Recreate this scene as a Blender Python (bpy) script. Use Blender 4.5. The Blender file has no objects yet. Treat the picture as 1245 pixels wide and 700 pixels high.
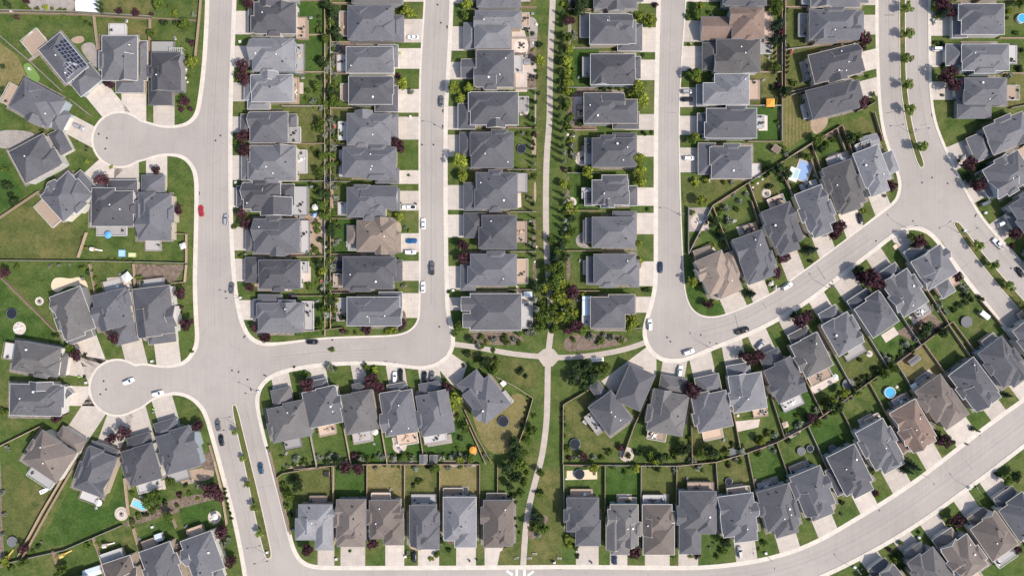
import bpy, math, random
import numpy as np
from mathutils import Vector
random.seed(11); RS = np.random.RandomState(5)
H = 282.0; S = 0.34                       # camera height, metres per photo pixel on the ground
D = bpy.data; sc = bpy.context.scene; COL = sc.collection
def P(x, y, z=0.0):
    k = S*(H-z)/H
    return ((x-622.5)*k, (350.0-y)*k, z)
def P2(x, y, z=0.0):
    a = P(x, y, z); return np.array(a[:2])

# ------------------------------------------------------------------ materials
MATS = {}
def mat(name, col, rough=0.85, var=0.12, nscale=1.5, col2=None, scale2=0.15, objvar=0.0, metal=0.0, spec=0.25, bump=0.0, island=0.0, extra=None):
    m = D.materials.new(name); m.use_nodes = True; nt = m.node_tree; N = nt.nodes; L = nt.links
    bs = N['Principled BSDF']; bs.inputs['Roughness'].default_value = rough
    bs.inputs['Metallic'].default_value = metal; bs.inputs['Specular IOR Level'].default_value = spec
    geo = N.new('ShaderNodeNewGeometry')
    cur = None
    base = N.new('ShaderNodeRGB'); base.outputs[0].default_value = (*col, 1); cur = base.outputs[0]
    def noise(scale, detail=3, rough_=0.6):
        n = N.new('ShaderNodeTexNoise'); n.inputs['Scale'].default_value = scale; n.inputs['Detail'].default_value = detail
        n.inputs['Roughness'].default_value = rough_
        L.new(geo.outputs['Position'], n.inputs['Vector']); return n
    def ramp(src, a, b):
        r = N.new('ShaderNodeMapRange'); r.inputs[1].default_value = a; r.inputs[2].default_value = b
        L.new(src, r.inputs[0]); return r.outputs[0]
    def mix(fac, a, b, mode='MIX'):
        x = N.new('ShaderNodeMix'); x.data_type = 'RGBA'; x.blend_type = mode
        if hasattr(fac, 'links') or hasattr(fac, 'node'): L.new(fac, x.inputs[0])
        else: x.inputs[0].default_value = fac
        for s, i in ((a, 6), (b, 7)):
            if hasattr(s, 'node'): L.new(s, x.inputs[i])
            else: x.inputs[i].default_value = (*s, 1)
        return x.outputs[2]
    def scale(c, fac):
        x = N.new('ShaderNodeVectorMath'); x.operation = 'SCALE'; L.new(c, x.inputs[0]); L.new(fac, x.inputs['Scale']); return x.outputs[0]
    if col2 is not None:
        for i, c in enumerate(col2 if isinstance(col2, list) else [col2]):
            n = noise(scale2*(1.0+2.3*i), 5, 0.65)
            cur = mix(ramp(n.outputs[0], 0.44, 0.66), cur, c)
    if var > 0:
        n = noise(nscale, 4, 0.7)
        cur = scale(cur, ramp2(N, L, n.outputs[0], 0.25, 0.75, 1-var, 1+var))
    if objvar > 0:
        oi = N.new('ShaderNodeObjectInfo')
        cur = scale(cur, ramp2(N, L, oi.outputs['Random'], 0, 1, 1-objvar, 1+objvar))
    if island > 0:
        cur = scale(cur, ramp2(N, L, geo.outputs['Random Per Island'], 0, 1, 1-island, 1+island))
    if extra: cur = extra(N, L, geo, cur, mix, ramp, scale, noise)
    L.new(cur, bs.inputs['Base Color'])
    if bump:
        n = noise(nscale*2, 3); b = N.new('ShaderNodeBump'); b.inputs['Strength'].default_value = bump; b.inputs['Distance'].default_value = 0.1
        L.new(n.outputs[0], b.inputs['Height']); L.new(b.outputs[0], bs.inputs['Normal'])
    MATS[name] = m; return m
def ramp2(N, L, src, a, b, c, d):
    r = N.new('ShaderNodeMapRange'); r.inputs[1].default_value = a; r.inputs[2].default_value = b
    r.inputs[3].default_value = c; r.inputs[4].default_value = d; L.new(src, r.inputs[0]); return r.outputs[0]

def grass(name, c, c2, c3):
    return mat(name, c, 0.95, 0.34, 1.1, [c2, c3], 0.055, spec=0.05, bump=0.35)
grass('turf', (.075,.11,.029), (.125,.128,.046), (.048,.078,.02))
grass('turf_lush', (.05,.094,.022), (.076,.112,.031), (.034,.066,.015))
grass('turf_dry', (.175,.15,.063), (.115,.112,.042), (.21,.17,.08))
grass('turf_olive', (.1,.11,.036), (.155,.138,.055), (.066,.085,.026))
grass('far_grass', (.1,.098,.04), (.14,.12,.05), (.06,.075,.022))
def stripes(N, L, geo, cur, mix, ramp, scale, noise):
    w = N.new('ShaderNodeTexWave'); w.bands_direction = 'X'; w.inputs['Scale'].default_value = .22; w.inputs['Distortion'].default_value = 1.2; w.inputs['Detail'].default_value = 2
    L.new(geo.outputs['Position'], w.inputs['Vector']); return scale(cur, ramp2(N, L, w.outputs[1], .2, .8, .86, 1.12))
mat('turf_mown', (.14,.13,.05), .95, .3, 1.1, [(.1,.11,.036), (.18,.15,.065)], .055, spec=.05, bump=.35, extra=stripes)
mat('mulch', (.17,.125,.1), .95, .35, 1.6, [(.1,.075,.055), (.23,.18,.14)], .25, spec=.05, bump=.3)
mat('dirt', (.36,.27,.2), .95, .15, 1.2, [(.3,.22,.16)], .2, spec=.05)
mat('sand', (.66,.52,.36), .95, .1, 1.2, spec=.05)
mat('gravel', (.33,.29,.265), .95, .35, 3.2, [(.25,.225,.2)], .4, spec=.05, bump=.3)
mat('side_gravel', (.21,.185,.165), .95, .4, 2.5, [(.13,.125,.085), (.28,.235,.2)], .3, spec=.05, bump=.3)
def asphalt_extra(N, L, geo, cur, mix, ramp, scale, noise):
    v = N.new('ShaderNodeTexVoronoi'); v.feature = 'DISTANCE_TO_EDGE'; v.inputs['Scale'].default_value = .06
    nz = noise(.22, 4); mx = N.new('ShaderNodeVectorMath'); mx.operation = 'MULTIPLY_ADD'
    L.new(nz.outputs[1], mx.inputs[0]); mx.inputs[1].default_value = (9, 9, 9); L.new(geo.outputs['Position'], mx.inputs[2])
    L.new(mx.outputs[0], v.inputs['Vector'])
    cur = scale(cur, ramp2(N, L, v.outputs[0], 0.0, 0.008, .86, 1.0))
    # darker repaired patches and pale worn patches
    p = noise(.028, 6, .7); cur = scale(cur, ramp2(N, L, p.outputs[0], .35, .66, .91, 1.08))
    # fine streaks along the main traffic direction
    mp = N.new('ShaderNodeMapping'); mp.inputs['Scale'].default_value = (1.3, .035, 1); L.new(geo.outputs['Position'], mp.inputs[0])
    w = N.new('ShaderNodeTexNoise'); w.inputs['Scale'].default_value = 1.0; w.inputs['Detail'].default_value = 3; L.new(mp.outputs[0], w.inputs['Vector'])
    return scale(cur, ramp2(N, L, w.outputs[0], .3, .7, .965, 1.035))
mat('asphalt', (.352,.316,.288), .9, .05, 1.8, spec=.15, extra=asphalt_extra)
mat('asphalt_worn', (.34,.304,.277), .9, .08, 1.8, spec=.15, extra=asphalt_extra)
mat('asphalt_pale', (.364,.327,.298), .9, .06, 1.8, spec=.15, extra=asphalt_extra)
mat('tar', (.2,.18,.17), .85, .15, 1.5)
def joints(sx, sy, amt):
    def f(N, L, geo, cur, mix, ramp, scale, noise):
        tc = N.new('ShaderNodeTexCoord'); br = N.new('ShaderNodeTexBrick'); br.offset = 0
        br.inputs['Scale'].default_value = 1; br.inputs['Brick Width'].default_value = sx; br.inputs['Row Height'].default_value = sy
        br.inputs['Mortar Size'].default_value = .05; br.inputs['Color1'].default_value = (1,1,1,1); br.inputs['Color2'].default_value = (.94,.94,.94,1); br.inputs['Mortar'].default_value = (amt,amt,amt,1)
        L.new(tc.outputs['Object'], br.inputs['Vector'])
        p = noise(.35, 5, .7); cur = scale(cur, ramp2(N, L, p.outputs[0], .35, .68, .89, 1.06)); o_ = noise(.75, 2, .5); cur = scale(cur, ramp2(N, L, o_.outputs[0], .66, .76, 1.0, .8))
        x = N.new('ShaderNodeMix'); x.data_type = 'RGBA'; x.blend_type = 'MULTIPLY'; x.inputs[0].default_value = 1
        L.new(cur, x.inputs[6]); L.new(br.outputs[0], x.inputs[7]); return x.outputs[2]
    return f
mat('sidewalk_concrete', (.615,.552,.478), .9, .06, 2, spec=.1, extra=joints(1.6, 1.6, .9))
mat('driveway_concrete', (.505,.445,.39), .9, .06, 1.5, objvar=.1, spec=.1, extra=joints(3.0, 3.0, .78))
mat('path_concrete', (.45,.385,.335), .9, .08, 2, spec=.1, extra=joints(30, 3.0, .88))
mat('patio_concrete', (.55,.47,.41), .9, .1, 2, [(.48,.39,.34)], .4, objvar=.14, spec=.1)
mat('white_concrete', (.86,.85,.82), .9, .04, 2, spec=.1)
def shingle_extra(N, L, geo, cur, mix, ramp, scale, noise):
    tc = N.new('ShaderNodeTexCoord'); br = N.new('ShaderNodeTexBrick')
    br.inputs['Scale'].default_value = 1; br.inputs['Brick Width'].default_value = .9; br.inputs['Row Height'].default_value = .32
    br.inputs['Mortar Size'].default_value = .03; br.inputs['Color1'].default_value = (1.06,1.06,1.06,1); br.inputs['Color2'].default_value = (.93,.93,.93,1); br.inputs['Mortar'].default_value = (.84,.84,.84,1)
    L.new(tc.outputs['UV'], br.inputs['Vector'])
    x = N.new('ShaderNodeMix'); x.data_type = 'RGBA'; x.blend_type = 'MULTIPLY'; x.inputs[0].default_value = 1
    L.new(cur, x.inputs[6]); L.new(br.outputs[0], x.inputs[7]); cur = x.outputs[2]
    p = noise(.16, 5, .7); return scale(cur, ramp2(N, L, p.outputs[0], .33, .68, .9, 1.1))
for n, c in dict(k=(.1,.098,.107), w=(.13,.123,.122), d=(.119,.118,.13), m=(.142,.14,.15), l=(.212,.21,.222), b=(.185,.133,.11), t=(.26,.207,.17), g=(.165,.138,.124)).items():
    mat('shingle_'+n, c, .9, .22, 2.6, objvar=.2, spec=.12, bump=.12, extra=shingle_extra)
mat('white_trim', (.58,.57,.55), .6, .03)
mat('grey_trim', (.2,.2,.21), .6, .03)
mat('tan_trim', (.5,.44,.37), .6, .03)
sid = [(.5,.44,.36), (.36,.36,.36), (.62,.58,.5), (.26,.25,.25), (.42,.34,.26), (.3,.34,.37), (.55,.53,.5)]
for i, c in enumerate(sid): mat('siding_%d' % i, c, .8, .06, .8, objvar=.08)
mat('glass', (.03,.04,.055), .08, 0, spec=.7)
mat('garage_door', (.6,.57,.52), .6, .03, objvar=.25)
mat('wood_deck', (.4,.3,.23), .85, .15, 2, objvar=.3)
mat('grey_deck', (.4,.38,.37), .85, .1, 2, objvar=.3)
mat('rail_white', (.75,.74,.72), .5, 0)
mat('fence_wood', (.36,.265,.195), .9, .2, 1.5, objvar=.2)
mat('fence_grey', (.33,.29,.26), .9, .15, 1.5, objvar=.15)
mat('brick_pillar', (.4,.25,.18), .9, .2, 3)
mat('bark', (.12,.09,.065), .95, .25, 3)
def leaf(name, c, ov=.22): mat(name, c, .8, .15, .35, objvar=ov, island=.45, spec=.1)
leaf('leaf_plum', (.062,.027,.033)); leaf('leaf_green', (.072,.105,.02)); leaf('leaf_bright', (.17,.2,.028))
leaf('leaf_dark', (.035,.055,.02)); leaf('leaf_silver', (.17,.185,.135)); leaf('leaf_spruce', (.03,.05,.03)); leaf('leaf_median', (.14,.19,.04))
leaf('flower', (.6,.58,.52)); leaf('flower_red', (.5,.2,.17))
for n, c in dict(white=(.8,.8,.79), black=(.014,.015,.018), red=(.42,.015,.03), silver=(.4,.4,.41), blue=(.015,.13,.34), navy=(.02,.035,.08), grey=(.13,.135,.145), steel=(.035,.085,.15)).items():
    mat('paint_'+n, c, .25, 0, spec=.5, metal=.0 if n in ('white','red') else .25)
mat('tyre', (.02,.02,.02), .9, 0); mat('rim', (.4,.4,.41), .35, 0, metal=.8); mat('lamp_lens', (.8,.8,.75), .15, 0); mat('tail_lens', (.4,.02,.02), .2, 0)
mat('plastic_black', (.03,.03,.03), .6, 0)
mat('metal_dark', (.06,.06,.065), .5, 0, metal=.5); mat('metal_grey', (.35,.35,.36), .5, 0, metal=.5); mat('iron', (.05,.046,.045), .8, .1)
mat('white_plastic', (.8,.79,.77), .5, 0); mat('water', (.06,.34,.6), .1, .08, 1.5); mat('water_cyan', (.2,.5,.58), .1, .06, 1.5)
mat('pool_liner', (.24,.35,.55), .5, .1); mat('net_black', (.018,.02,.025), .8, 0); mat('canvas_orange', (.66,.3,.05), .8, .05)
mat('canvas_blue', (.12,.35,.68), .8, .05); mat('canvas_white', (.62,.61,.58), .8, .03); mat('toy_yellow', (.6,.46,.14), .5, 0); mat('toy_blue', (.16,.33,.55), .5, 0)
mat('toy_green', (.25,.45,.1), .5, 0); mat('solar_cell', (.02,.024,.045), .15, .05, spec=.6); mat('solar_frame', (.3,.3,.32), .5, 0)
mat('road_paint', (.78,.75,.7), .8, .12, 2); mat('stone', (.62,.55,.47), .9, .2, 1.5, island=.2); mat('astro', (.16,.25,.075), .95, .05, spec=.05); mat('wood_orange', (.5,.26,.09), .85, .12, 2)
mat('metal_roof', (.62,.7,.76), .4, .03); mat('cover_grey', (.15,.15,.155), .85, .05); mat('cover_cyan', (.34,.52,.54), .6, .05)

# ------------------------------------------------------------------ mesh building
class MB:
    def __init__(s): s.v = []; s.f = []; s.m = []; s.uv = []; s.mats = []
    def mi(s, name):
        if name not in s.mats: s.mats.append(name)
        return s.mats.index(name)
    def face(s, pts, m, uv=None):
        b = len(s.v); s.v.extend([tuple(map(float, p)) for p in pts]); s.f.append(tuple(range(b, b+len(pts)))); s.m.append(s.mi(m)); s.uv.append(uv)
    def box(s, c, size, m, u=(1, 0), top=None):
        u = np.array(u, float); u /= np.linalg.norm(u); w = np.array([-u[1], u[0]])
        hx, hy, hz = [a/2 for a in size]; q = []
        for z in (-hz, hz):
            for a, b in ((-hx,-hy), (hx,-hy), (hx,hy), (-hx,hy)):
                p = u*a+w*b; q.append((c[0]+p[0], c[1]+p[1], c[2]+z))
        for k, idx in enumerate(((3,2,1,0), (4,5,6,7), (0,1,5,4), (1,2,6,5), (2,3,7,6), (3,0,4,7))):
            s.face([q[i] for i in idx], top if (top and k == 1) else m)
    def prism(s, poly, z0, z1, m, side=None):      # poly counter clockwise or not, world xy
        poly = [tuple(p[:2]) for p in poly]
        a = sum(poly[i][0]*poly[(i+1) % len(poly)][1]-poly[(i+1) % len(poly)][0]*poly[i][1] for i in range(len(poly)))
        if a < 0: poly = poly[::-1]
        s.face([(x, y, z1) for x, y in poly], m)
        for i in range(len(poly)):
            p, q = poly[i], poly[(i+1) % len(poly)]
            s.face([(p[0],p[1],z0), (q[0],q[1],z0), (q[0],q[1],z1), (p[0],p[1],z1)], side or m)
    def tube(s, p0, p1, r0, r1, m, n=6, cap=True):
        p0 = Vector(p0); p1 = Vector(p1); d = (p1-p0)
        if d.length < 1e-6: return
        d.normalize(); a = d.orthogonal().normalized(); b = d.cross(a)
        r = [[tuple(p+(a*math.cos(t)+b*math.sin(t))*rr) for t in [2*math.pi*i/n for i in range(n)]] for p, rr in ((p0, r0), (p1, r1))]
        for i in range(n): s.face([r[0][i], r[0][(i+1) % n], r[1][(i+1) % n], r[1][i]], m)
        if cap: s.face(r[1], m); s.face(r[0][::-1], m)
    def disc(s, c, r, z0, z1, m, n=20, side=None, rx=1.0):
        s.prism([(c[0]+r*rx*math.cos(2*math.pi*i/n), c[1]+r*math.sin(2*math.pi*i/n)) for i in range(n)], z0, z1, m, side)
    def loft(s, rings, m, closed=True, caps=True):
        n = len(rings[0])
        for a, b in zip(rings, rings[1:]):
            for i in range(n): s.face([a[i], a[(i+1) % n], b[(i+1) % n], b[i]], m)
        if caps: s.face(rings[0][::-1], m); s.face(rings[-1], m)
    def mesh(s, name, smooth=False, weld=False):
        me = D.meshes.new(name); me.from_pydata(s.v, [], s.f)
        for n in s.mats: me.materials.append(MATS[n])
        me.polygons.foreach_set('material_index', s.m)
        if any(u is not None for u in s.uv):
            l = me.uv_layers.new(name='UVMap').data; k = 0
            for f, u in zip(s.f, s.uv):
                for j in range(len(f)):
                    l[k].uv = u[j] if u is not None else (0, 0); k += 1
        if weld:
            import bmesh
            bm = bmesh.new(); bm.from_mesh(me); bmesh.ops.remove_doubles(bm, verts=bm.verts, dist=1e-4); bm.to_mesh(me); bm.free()
        if smooth: me.polygons.foreach_set('use_smooth', [True]*len(me.polygons))
        me.update(); return me
    def obj(s, name, parent=None, loc=None, smooth=False, weld=False):
        return link(name, s.mesh(name, smooth, weld), parent, loc)
def link(name, me, parent=None, loc=None, rz=0.0, scale=None):
    o = D.objects.new(name, me); COL.objects.link(o)
    if parent is not None: o.parent = parent
    if loc is not None: o.location = loc
    if rz: o.rotation_euler = (0, 0, rz)
    if scale is not None: o.scale = scale
    return o
PENDING = []                                # (object, base label, photo x, photo y, size)
def tag(o, cat, label, group=None, px=None, size=1.0):
    o['category'] = cat; o['label'] = label
    if group: o['group'] = group
    PENDING.append((o, label, px, size)); return o
def empty(name, loc, rz=0.0): return link(name, None, None, loc, rz)
def struct(o): o['kind'] = 'structure'; return o

# ------------------------------------------------------------------ blocks, kerbs, roads
def chaikin(pts, n=2):
    pts = [tuple(map(float, p)) for p in pts]
    for _ in range(n):
        out = []
        for i in range(len(pts)):
            a, b = pts[i], pts[(i+1) % len(pts)]
            out.append(tuple(a[k]*.75+b[k]*.25 for k in range(len(a)))); out.append(tuple(a[k]*.25+b[k]*.75 for k in range(len(a))))
        pts = out
    return pts
def arc(cx, cy, r, a0, a1, n=9, w=6):
    return [(cx+r*math.cos(math.radians(a0+(a1-a0)*i/n)), cy+r*math.sin(math.radians(a0+(a1-a0)*i/n)), w) for i in range(n+1)]
def inpoly(x, y, poly):
    c = False; n = len(poly); j = n-1
    for i in range(n):
        xi, yi = poly[i][0], poly[i][1]; xj, yj = poly[j][0], poly[j][1]
        if (yi > y) != (yj > y) and x < (xj-xi)*(y-yi)/(yj-yi)+xi: c = not c
        j = i
    return c
BL = {}
BL['west'] = [(-160,-160,6),(256,-160,6),(255.5,-60,6),(255,0,6),(253,50,6),(250,90,6),(245,128,6),(241,142,6),(231,152,5),(216,156,4),(198,156,3),(180,151,3),(170,148,3)] + \
    arc(146,170,32.5,-50,-310,14,3) + [(176,193,3),(190,188,4),(206,186,4),(222,188,5),(234,197,5.5),(241,212,6),(242,235,6),(241,290,6),(239.5,345,6),(241,385,6),(243,410,6),(240,426,6),(228,442,5.5),(212,447,4),(196,447,3),(178,444,3),(170,444,3)] + \
    arc(143,471,33,-50,-305,14,3) + [(172,494,3),(184,484,3),(198,478,4),(215,475,5),(232,480,5),(245,490,6),(253,503,6),(260,527,6),(268,556,6),(279,597,6),(288,632,6),(297,676,6),(301,702,6),(312,760,6),(330,860,6),(-160,860,6)]
BL['first'] = [(283,-160,6),(283,-20,6),(281,40,6),(279,90,6),(277.5,140,6),(277.5,240,6),(279,290,6),(281.5,335,6),(286,370,6),(292,395,6),(302,413,6),(318,421,6),(340,419.5,4),(370,415,3),(400,411.5,2.5),(450,410,2.5),(482,409,2.5),(498,404,2.5),(508,394,2.5),(511.5,380,2.5),(511.5,300,2.5),(511,180,2.5),(511.5,100,2.5),(514,55,2.5),(517,10,2.5),(519,-30,2.5),(519,-160,2.5)]
BL['centre'] = [(547,-160,6),(547,-20,6),(545,40,6),(541.5,100,6),(539,140,6),(539,260,6),(540,330,6),(541,375,6),(545,393,6),(548.5,410,6),(547,424,6),(540,435,5),(527,442.5,5),(510,445,5),(494,443,5),(475,440,5),(450,438.5,5),(400,439.5,6),(365,444,6),(342,449,6),(325,457,6),(313,470,6),(309.5,487,6),(313,508,5),(320,536,5),(329,572,5),(338,604,6),(348,645,6),(354,668,6),(364,685,6),(382,692,6),(410,692.5,6),(500,692.5,6),(600,692,6),(700,691,6),(800,692.5,6),(850,692.5,6),(890,689,6),(930,682.5,6),(970,671,6),(1005,655,6),(1040,634,6),(1080,610,6),(1120,583,6),(1160,552,6),(1205,517,6),(1250,485,6),(1330,430,6),(1390,450,6),(1330,530,6),(1245,425,6),(1215,386,6),(1185,349,6),(1160,316,6),(1144,294,6),(1132,281,6),(1118,275,6),(1103,274,6),(1086,282,6),(1055,307,6),(1020,333,6),(985,361,6),(950,383,6),(915,401,6),(880,415,6),(855,425,6),(838,433,6),(820,436.5,6),(805,434.5,6),(794,426,6),(787,413,6),(786,400,6),(791,382,6),(797,362,6),(800,340,6),(800,280,6),(800,180,6),(801,100,6),(803,20,6),(804,-30,6),(804,-160,6)]
# the outer tip of the boulevard corner lies beyond the frame
BL['centre'] = [p for p in BL['centre'] if p[:2] not in ((1330,430),(1390,450),(1330,530))]
i_ = [p[:2] for p in BL['centre']].index((1250,485)); BL['centre'][i_+1:i_+1] = [(1285,462,6)]
BL['inner'] = [(834,-160,2),(834,-20,2),(831,30,2),(828,70,2),(824.5,130,2),(825,200,2),(827,270,2),(829.5,325,2),(831.5,355,2),(838,374,2),(850,384.5,2),(866,387,2),(884,383,2),(910,372.5,2),(940,357,2),(968,337,2),(1000,314,2),(1043,281.5,2),(1078,256,4),(1090,246,4),(1095.5,234,4.5),(1096,220,4.5),(1091,203,4.5),(1083,182,4.5),(1076,160,4.5),(1071.5,130,4.5),(1069.5,90,4.5),(1068,40,4.5),(1068,-20,4.5),(1068,-160,4.5)]
BL['east'] = [(1128,-160,4),(1128,20,4),(1128.5,80,4),(1130,120,4),(1135,150,4),(1145,176,4),(1158,204,4),(1176,240,4),(1190,263,4),(1207,284,4),(1225,303,4),(1245,325,4),(1290,375,4),(1480,420,4),(1480,-160,4)]
BL['south'] = [(960,712,6),(985,703,6),(1005,695,6),(1040,678,6),(1080,656,6),(1120,631,6),(1160,602,6),(1200,573,6),(1245,538,6),(1300,497,6),(1480,440,6),(1480,860,6),(400,860,6),(380,760,6),(420,722,6),(600,721,6),(800,722,6),(900,720,6)]
MED = {'west': [(281.5,493),(285,490.5),(288.5,493),(300,540),(316,605),(331,672),(329.5,678),(325,679.5),(321.5,676),(309,625),(296,560),(286,518)],
       'north': [(1093,-160),(1101,-160),(1101,40),(1101.5,90),(1104,115),(1108,145),(1115,175),(1124,198),(1123,204),(1117.5,205),(1110,185),(1102,156),(1097,125),(1094,100),(1093,60)],
       'east': [(1159,270),(1164,269),(1169,273),(1188,299),(1215,331),(1245,365),(1290,415),(1340,470),(1330,478),(1285,428),(1238,376),(1208,341),(1180,305),(1160,276)]}
ROADZ = 0.02
def sheet(name, poly, z, m):
    mb = MB(); q = [P2(x, y) for x, y in poly]; mb.face([(a[0], a[1], 0) for a in q], m)
    me = mb.mesh(name)
    o = link(name, me, None, (0, 0, z)); return struct(o)
sheet('ground', [(-14000,14000),(14000,14000),(14000,-14000),(-14000,-14000)], -0.05, 'far_grass')
sheet('road', [(-150,850),(1460,850),(1460,-150),(-150,-150)], ROADZ, 'asphalt')
BLP = {}
def ribbon(pts, name, z0, z1, m):
    n = len(pts); a = np.array([p[:2] for p in pts]); w = np.array([p[2] for p in pts])
    area = 0.5*sum(a[i][0]*a[(i+1) % n][1]-a[(i+1) % n][0]*a[i][1] for i in range(n))
    sg = 1 if area > 0 else -1
    t = np.roll(a, -1, 0)-np.roll(a, 1, 0); t /= np.linalg.norm(t, axis=1)[:, None]
    nrm = np.stack([-t[:, 1], t[:, 0]], 1)*sg
    b = a+nrm*w[:, None]*.88
    mb = MB()
    for i in range(n):
        j = (i+1) % n
        A, B_, C, E = P2(*a[i]), P2(*a[j]), P2(*b[j]), P2(*b[i])
        mb.face([(*A, z1), (*B_, z1), (*C, z1), (*E, z1)][::-1 if sg > 0 else 1], m)
        mb.face([(*A, z0), (*B_, z0), (*B_, z1), (*A, z1)], m)
        mb.face([(*E, z0), (*C, z0), (*C, z1), (*E, z1)], m)
    return struct(mb.obj(name))
for k, pts in BL.items():
    p = chaikin(pts, 2); BLP[k] = p
    mb = MB(); mb.prism([P2(x, y) for x, y, _ in p], 0.0, .10, 'turf', 'sidewalk_concrete'); struct(mb.obj('lawn'))
    ribbon(p, 'sidewalk', 0.0, .135, 'sidewalk_concrete')
for k, pts in MED.items():
    p = [(x, y, 1.1) for x, y in chaikin(pts, 2)]
    mb = MB(); mb.prism([P2(x, y) for x, y, _ in p], 0.0, .11, 'turf_olive', 'sidewalk_concrete'); struct(mb.obj('median'))
    ribbon(p, 'kerb', 0.0, .15, 'sidewalk_concrete')
ZP = [0.104]
def patch(name, poly, m, z=None):
    ZP[0] += 0.00009
    return sheet(name, poly, z or ZP[0], m)

# footpath through the green belt
def strip(name, line, w, m, z):
    pts = [np.array(p, float) for p in line]
    for _ in range(2):
        out = [pts[0]]
        for a, b in zip(pts, pts[1:]): out += [a*.75+b*.25, a*.25+b*.75]
        pts = out+[pts[-1]]
    a = np.array(pts); t = np.gradient(a, axis=0); t /= np.linalg.norm(t, axis=1)[:, None]; nm = np.stack([-t[:, 1], t[:, 0]], 1)
    return sheet(name, [tuple(p) for p in a+nm*w/2]+[tuple(p) for p in (a-nm*w/2)[::-1]], z, m)
strip('path', [(675,-60),(672,0),(669,70),(668.5,120),(668,150),(664.5,190),(663.5,240),(664,290),(666,330),(669,370),(671,395),(667.5,420),(666,440),(665.5,490),(664,520),(659,555),(652,580),(644,610),(639,640),(636,690)], 7.2, 'path_concrete', .1302)
strip('path', [(549,418),(575,421),(600,426),(630,431),(667,434)], 6.4, 'path_concrete', .1305)
strip('path', [(664,434),(690,434.5),(720,432),(750,427),(772,421),(787,415)], 6.4, 'path_concrete', .1308)
patch('path', [(654,429.5),(661,424),(673,424),(679,431.5),(679,437.5),(672,445),(661,445),(654,435.5)], 'path_concrete', .1311)

# ------------------------------------------------------------------ house kit
ORD = ['first','second','third','fourth','fifth','sixth','seventh','eighth','ninth','tenth','eleventh','twelfth','thirteenth','fourteenth','fifteenth','sixteenth']
ROWS = dict(A='down the red car row', B='down the blue car row', C='down the chevron row', D='down the awning row', E='down the gazebo row', F='down the boulevard row', P='down the far boulevard row',
    G='along the tan corner row', H='along the bend row', I='along the round pool row', J='along the corner row', K='along the slanted row', L='along the bottom row', M='of the upper cul-de-sac', N='of the lower cul-de-sac', O='of the bottom corner')
COLN = dict(d='dark slate', m='grey', l='pale grey', b='brown', t='tan', g='taupe')
HOUSES = []
class House: pass
def roof_faces(mb, c, u, L, W, e, s, kind, m, trim, oh=.45):
    """one roof volume; c world xy of centre, L along u, W across; returns height function"""
    u = np.array(u, float); u /= np.linalg.norm(u); w = np.array([-u[1], u[0]]); c = np.array(c, float)
    hl, hw = L/2, W/2
    def pt(a, b, z): p = c+u*a+w*b; return (p[0], p[1], z)
    if kind == 'h' and L >= W: r = s*hw; k = hl-hw; rid = [(-k, 0), (k, 0)]
    elif kind == 'h': r = s*hl; k = hw-hl; rid = [(0, -k), (0, k)]
    elif kind == 'g': r = s*hw; rid = [(-hl, 0), (hl, 0)]
    else: r = s*hl; rid = [(0, -hw), (0, hw)]
    A, B_, C, E = (-hl,-hw), (hl,-hw), (hl,hw), (-hl,hw)
    R0, R1 = rid
    fs = []
    along_u = kind == 'g' or (kind == 'h' and L >= W)
    if along_u: fs = [([A, B_, R1, R0], 2), ([C, E, R0, R1], 2), ([B_, C, R1], 1), ([E, A, R0], 1)]
    else: fs = [([B_, C, R1, R0], 2), ([E, A, R0, R1], 2), ([A, B_, R0], 1), ([C, E, R1], 1)]
    for pts, nb in fs:
        q = []
        for i, (a, b) in enumerate(pts): q.append(pt(a, b, e+r if (a, b) in rid and i >= 2 else e))
        # UV: along the eave, up the slope
        d = Vector(q[1])-Vector(q[0]); d.normalize(); n = (Vector(q[1])-Vector(q[0])).cross(Vector(q[2])-Vector(q[0])).normalized(); v = n.cross(d)
        uv = [((Vector(p)-Vector(q[0])).dot(d)+.37*len(mb.f), (Vector(p)-Vector(q[0])).dot(v)) for p in q]
        gable_end = kind in 'gx' and len(pts) == 3
        mb.face(q, trim if gable_end else m, uv)
    mb.face([pt(*E, e-.02), pt(*C, e-.02), pt(*B_, e-.02), pt(*A, e-.02)], 'white_trim')
    def hf(p):
        d = np.array(p)-c; a = abs(d @ u); b = abs(d @ w)
        if a > hl or b > hw: return -1
        if kind == 'h': return e+s*min(hl-a, hw-b)
        return e+s*(hw-b if kind == 'g' else hl-a)
    return hf, (pt, hl, hw, e, r, kind)
def gutter_faces(mb, info, m, wd=.14):
    pt, hl, hw, e, r, kind = info
    def bar(a0, b0, a1, b1, z0, z1, ia, ib):
        # thin trim strip with a top and an outer face
        mb.face([pt(a0, b0, z0+.03), pt(a1, b1, z1+.03), pt(a1+ia, b1+ib, z1+.04), pt(a0+ia, b0+ib, z0+.04)], m)
        mb.face([pt(a0+ia, b0+ib, z0-.16), pt(a1+ia, b1+ib, z1-.16), pt(a1+ia, b1+ib, z1+.04), pt(a0+ia, b0+ib, z0+.04)], m)
    if kind != 'x':
        for sgn in (-1, 1): bar(-hl-wd, sgn*hw, hl+wd, sgn*hw, e, e, 0, sgn*wd)
    else:
        for sgn in (-1, 1):
            bar(-hl, sgn*hw, 0, sgn*hw, e, e+r, 0, sgn*wd); bar(0, sgn*hw, hl, sgn*hw, e+r, e, 0, sgn*wd)
    if kind == 'g':
        for sgn in (-1, 1):
            bar(sgn*hl, -hw, sgn*hl, 0, e, e+r, sgn*wd, 0); bar(sgn*hl, 0, sgn*hl, hw, e+r, e, sgn*wd, 0)
    else:
        for sgn in (-1, 1): bar(sgn*hl, -hw, sgn*hl, hw, e, e, sgn*wd, 0)
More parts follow.
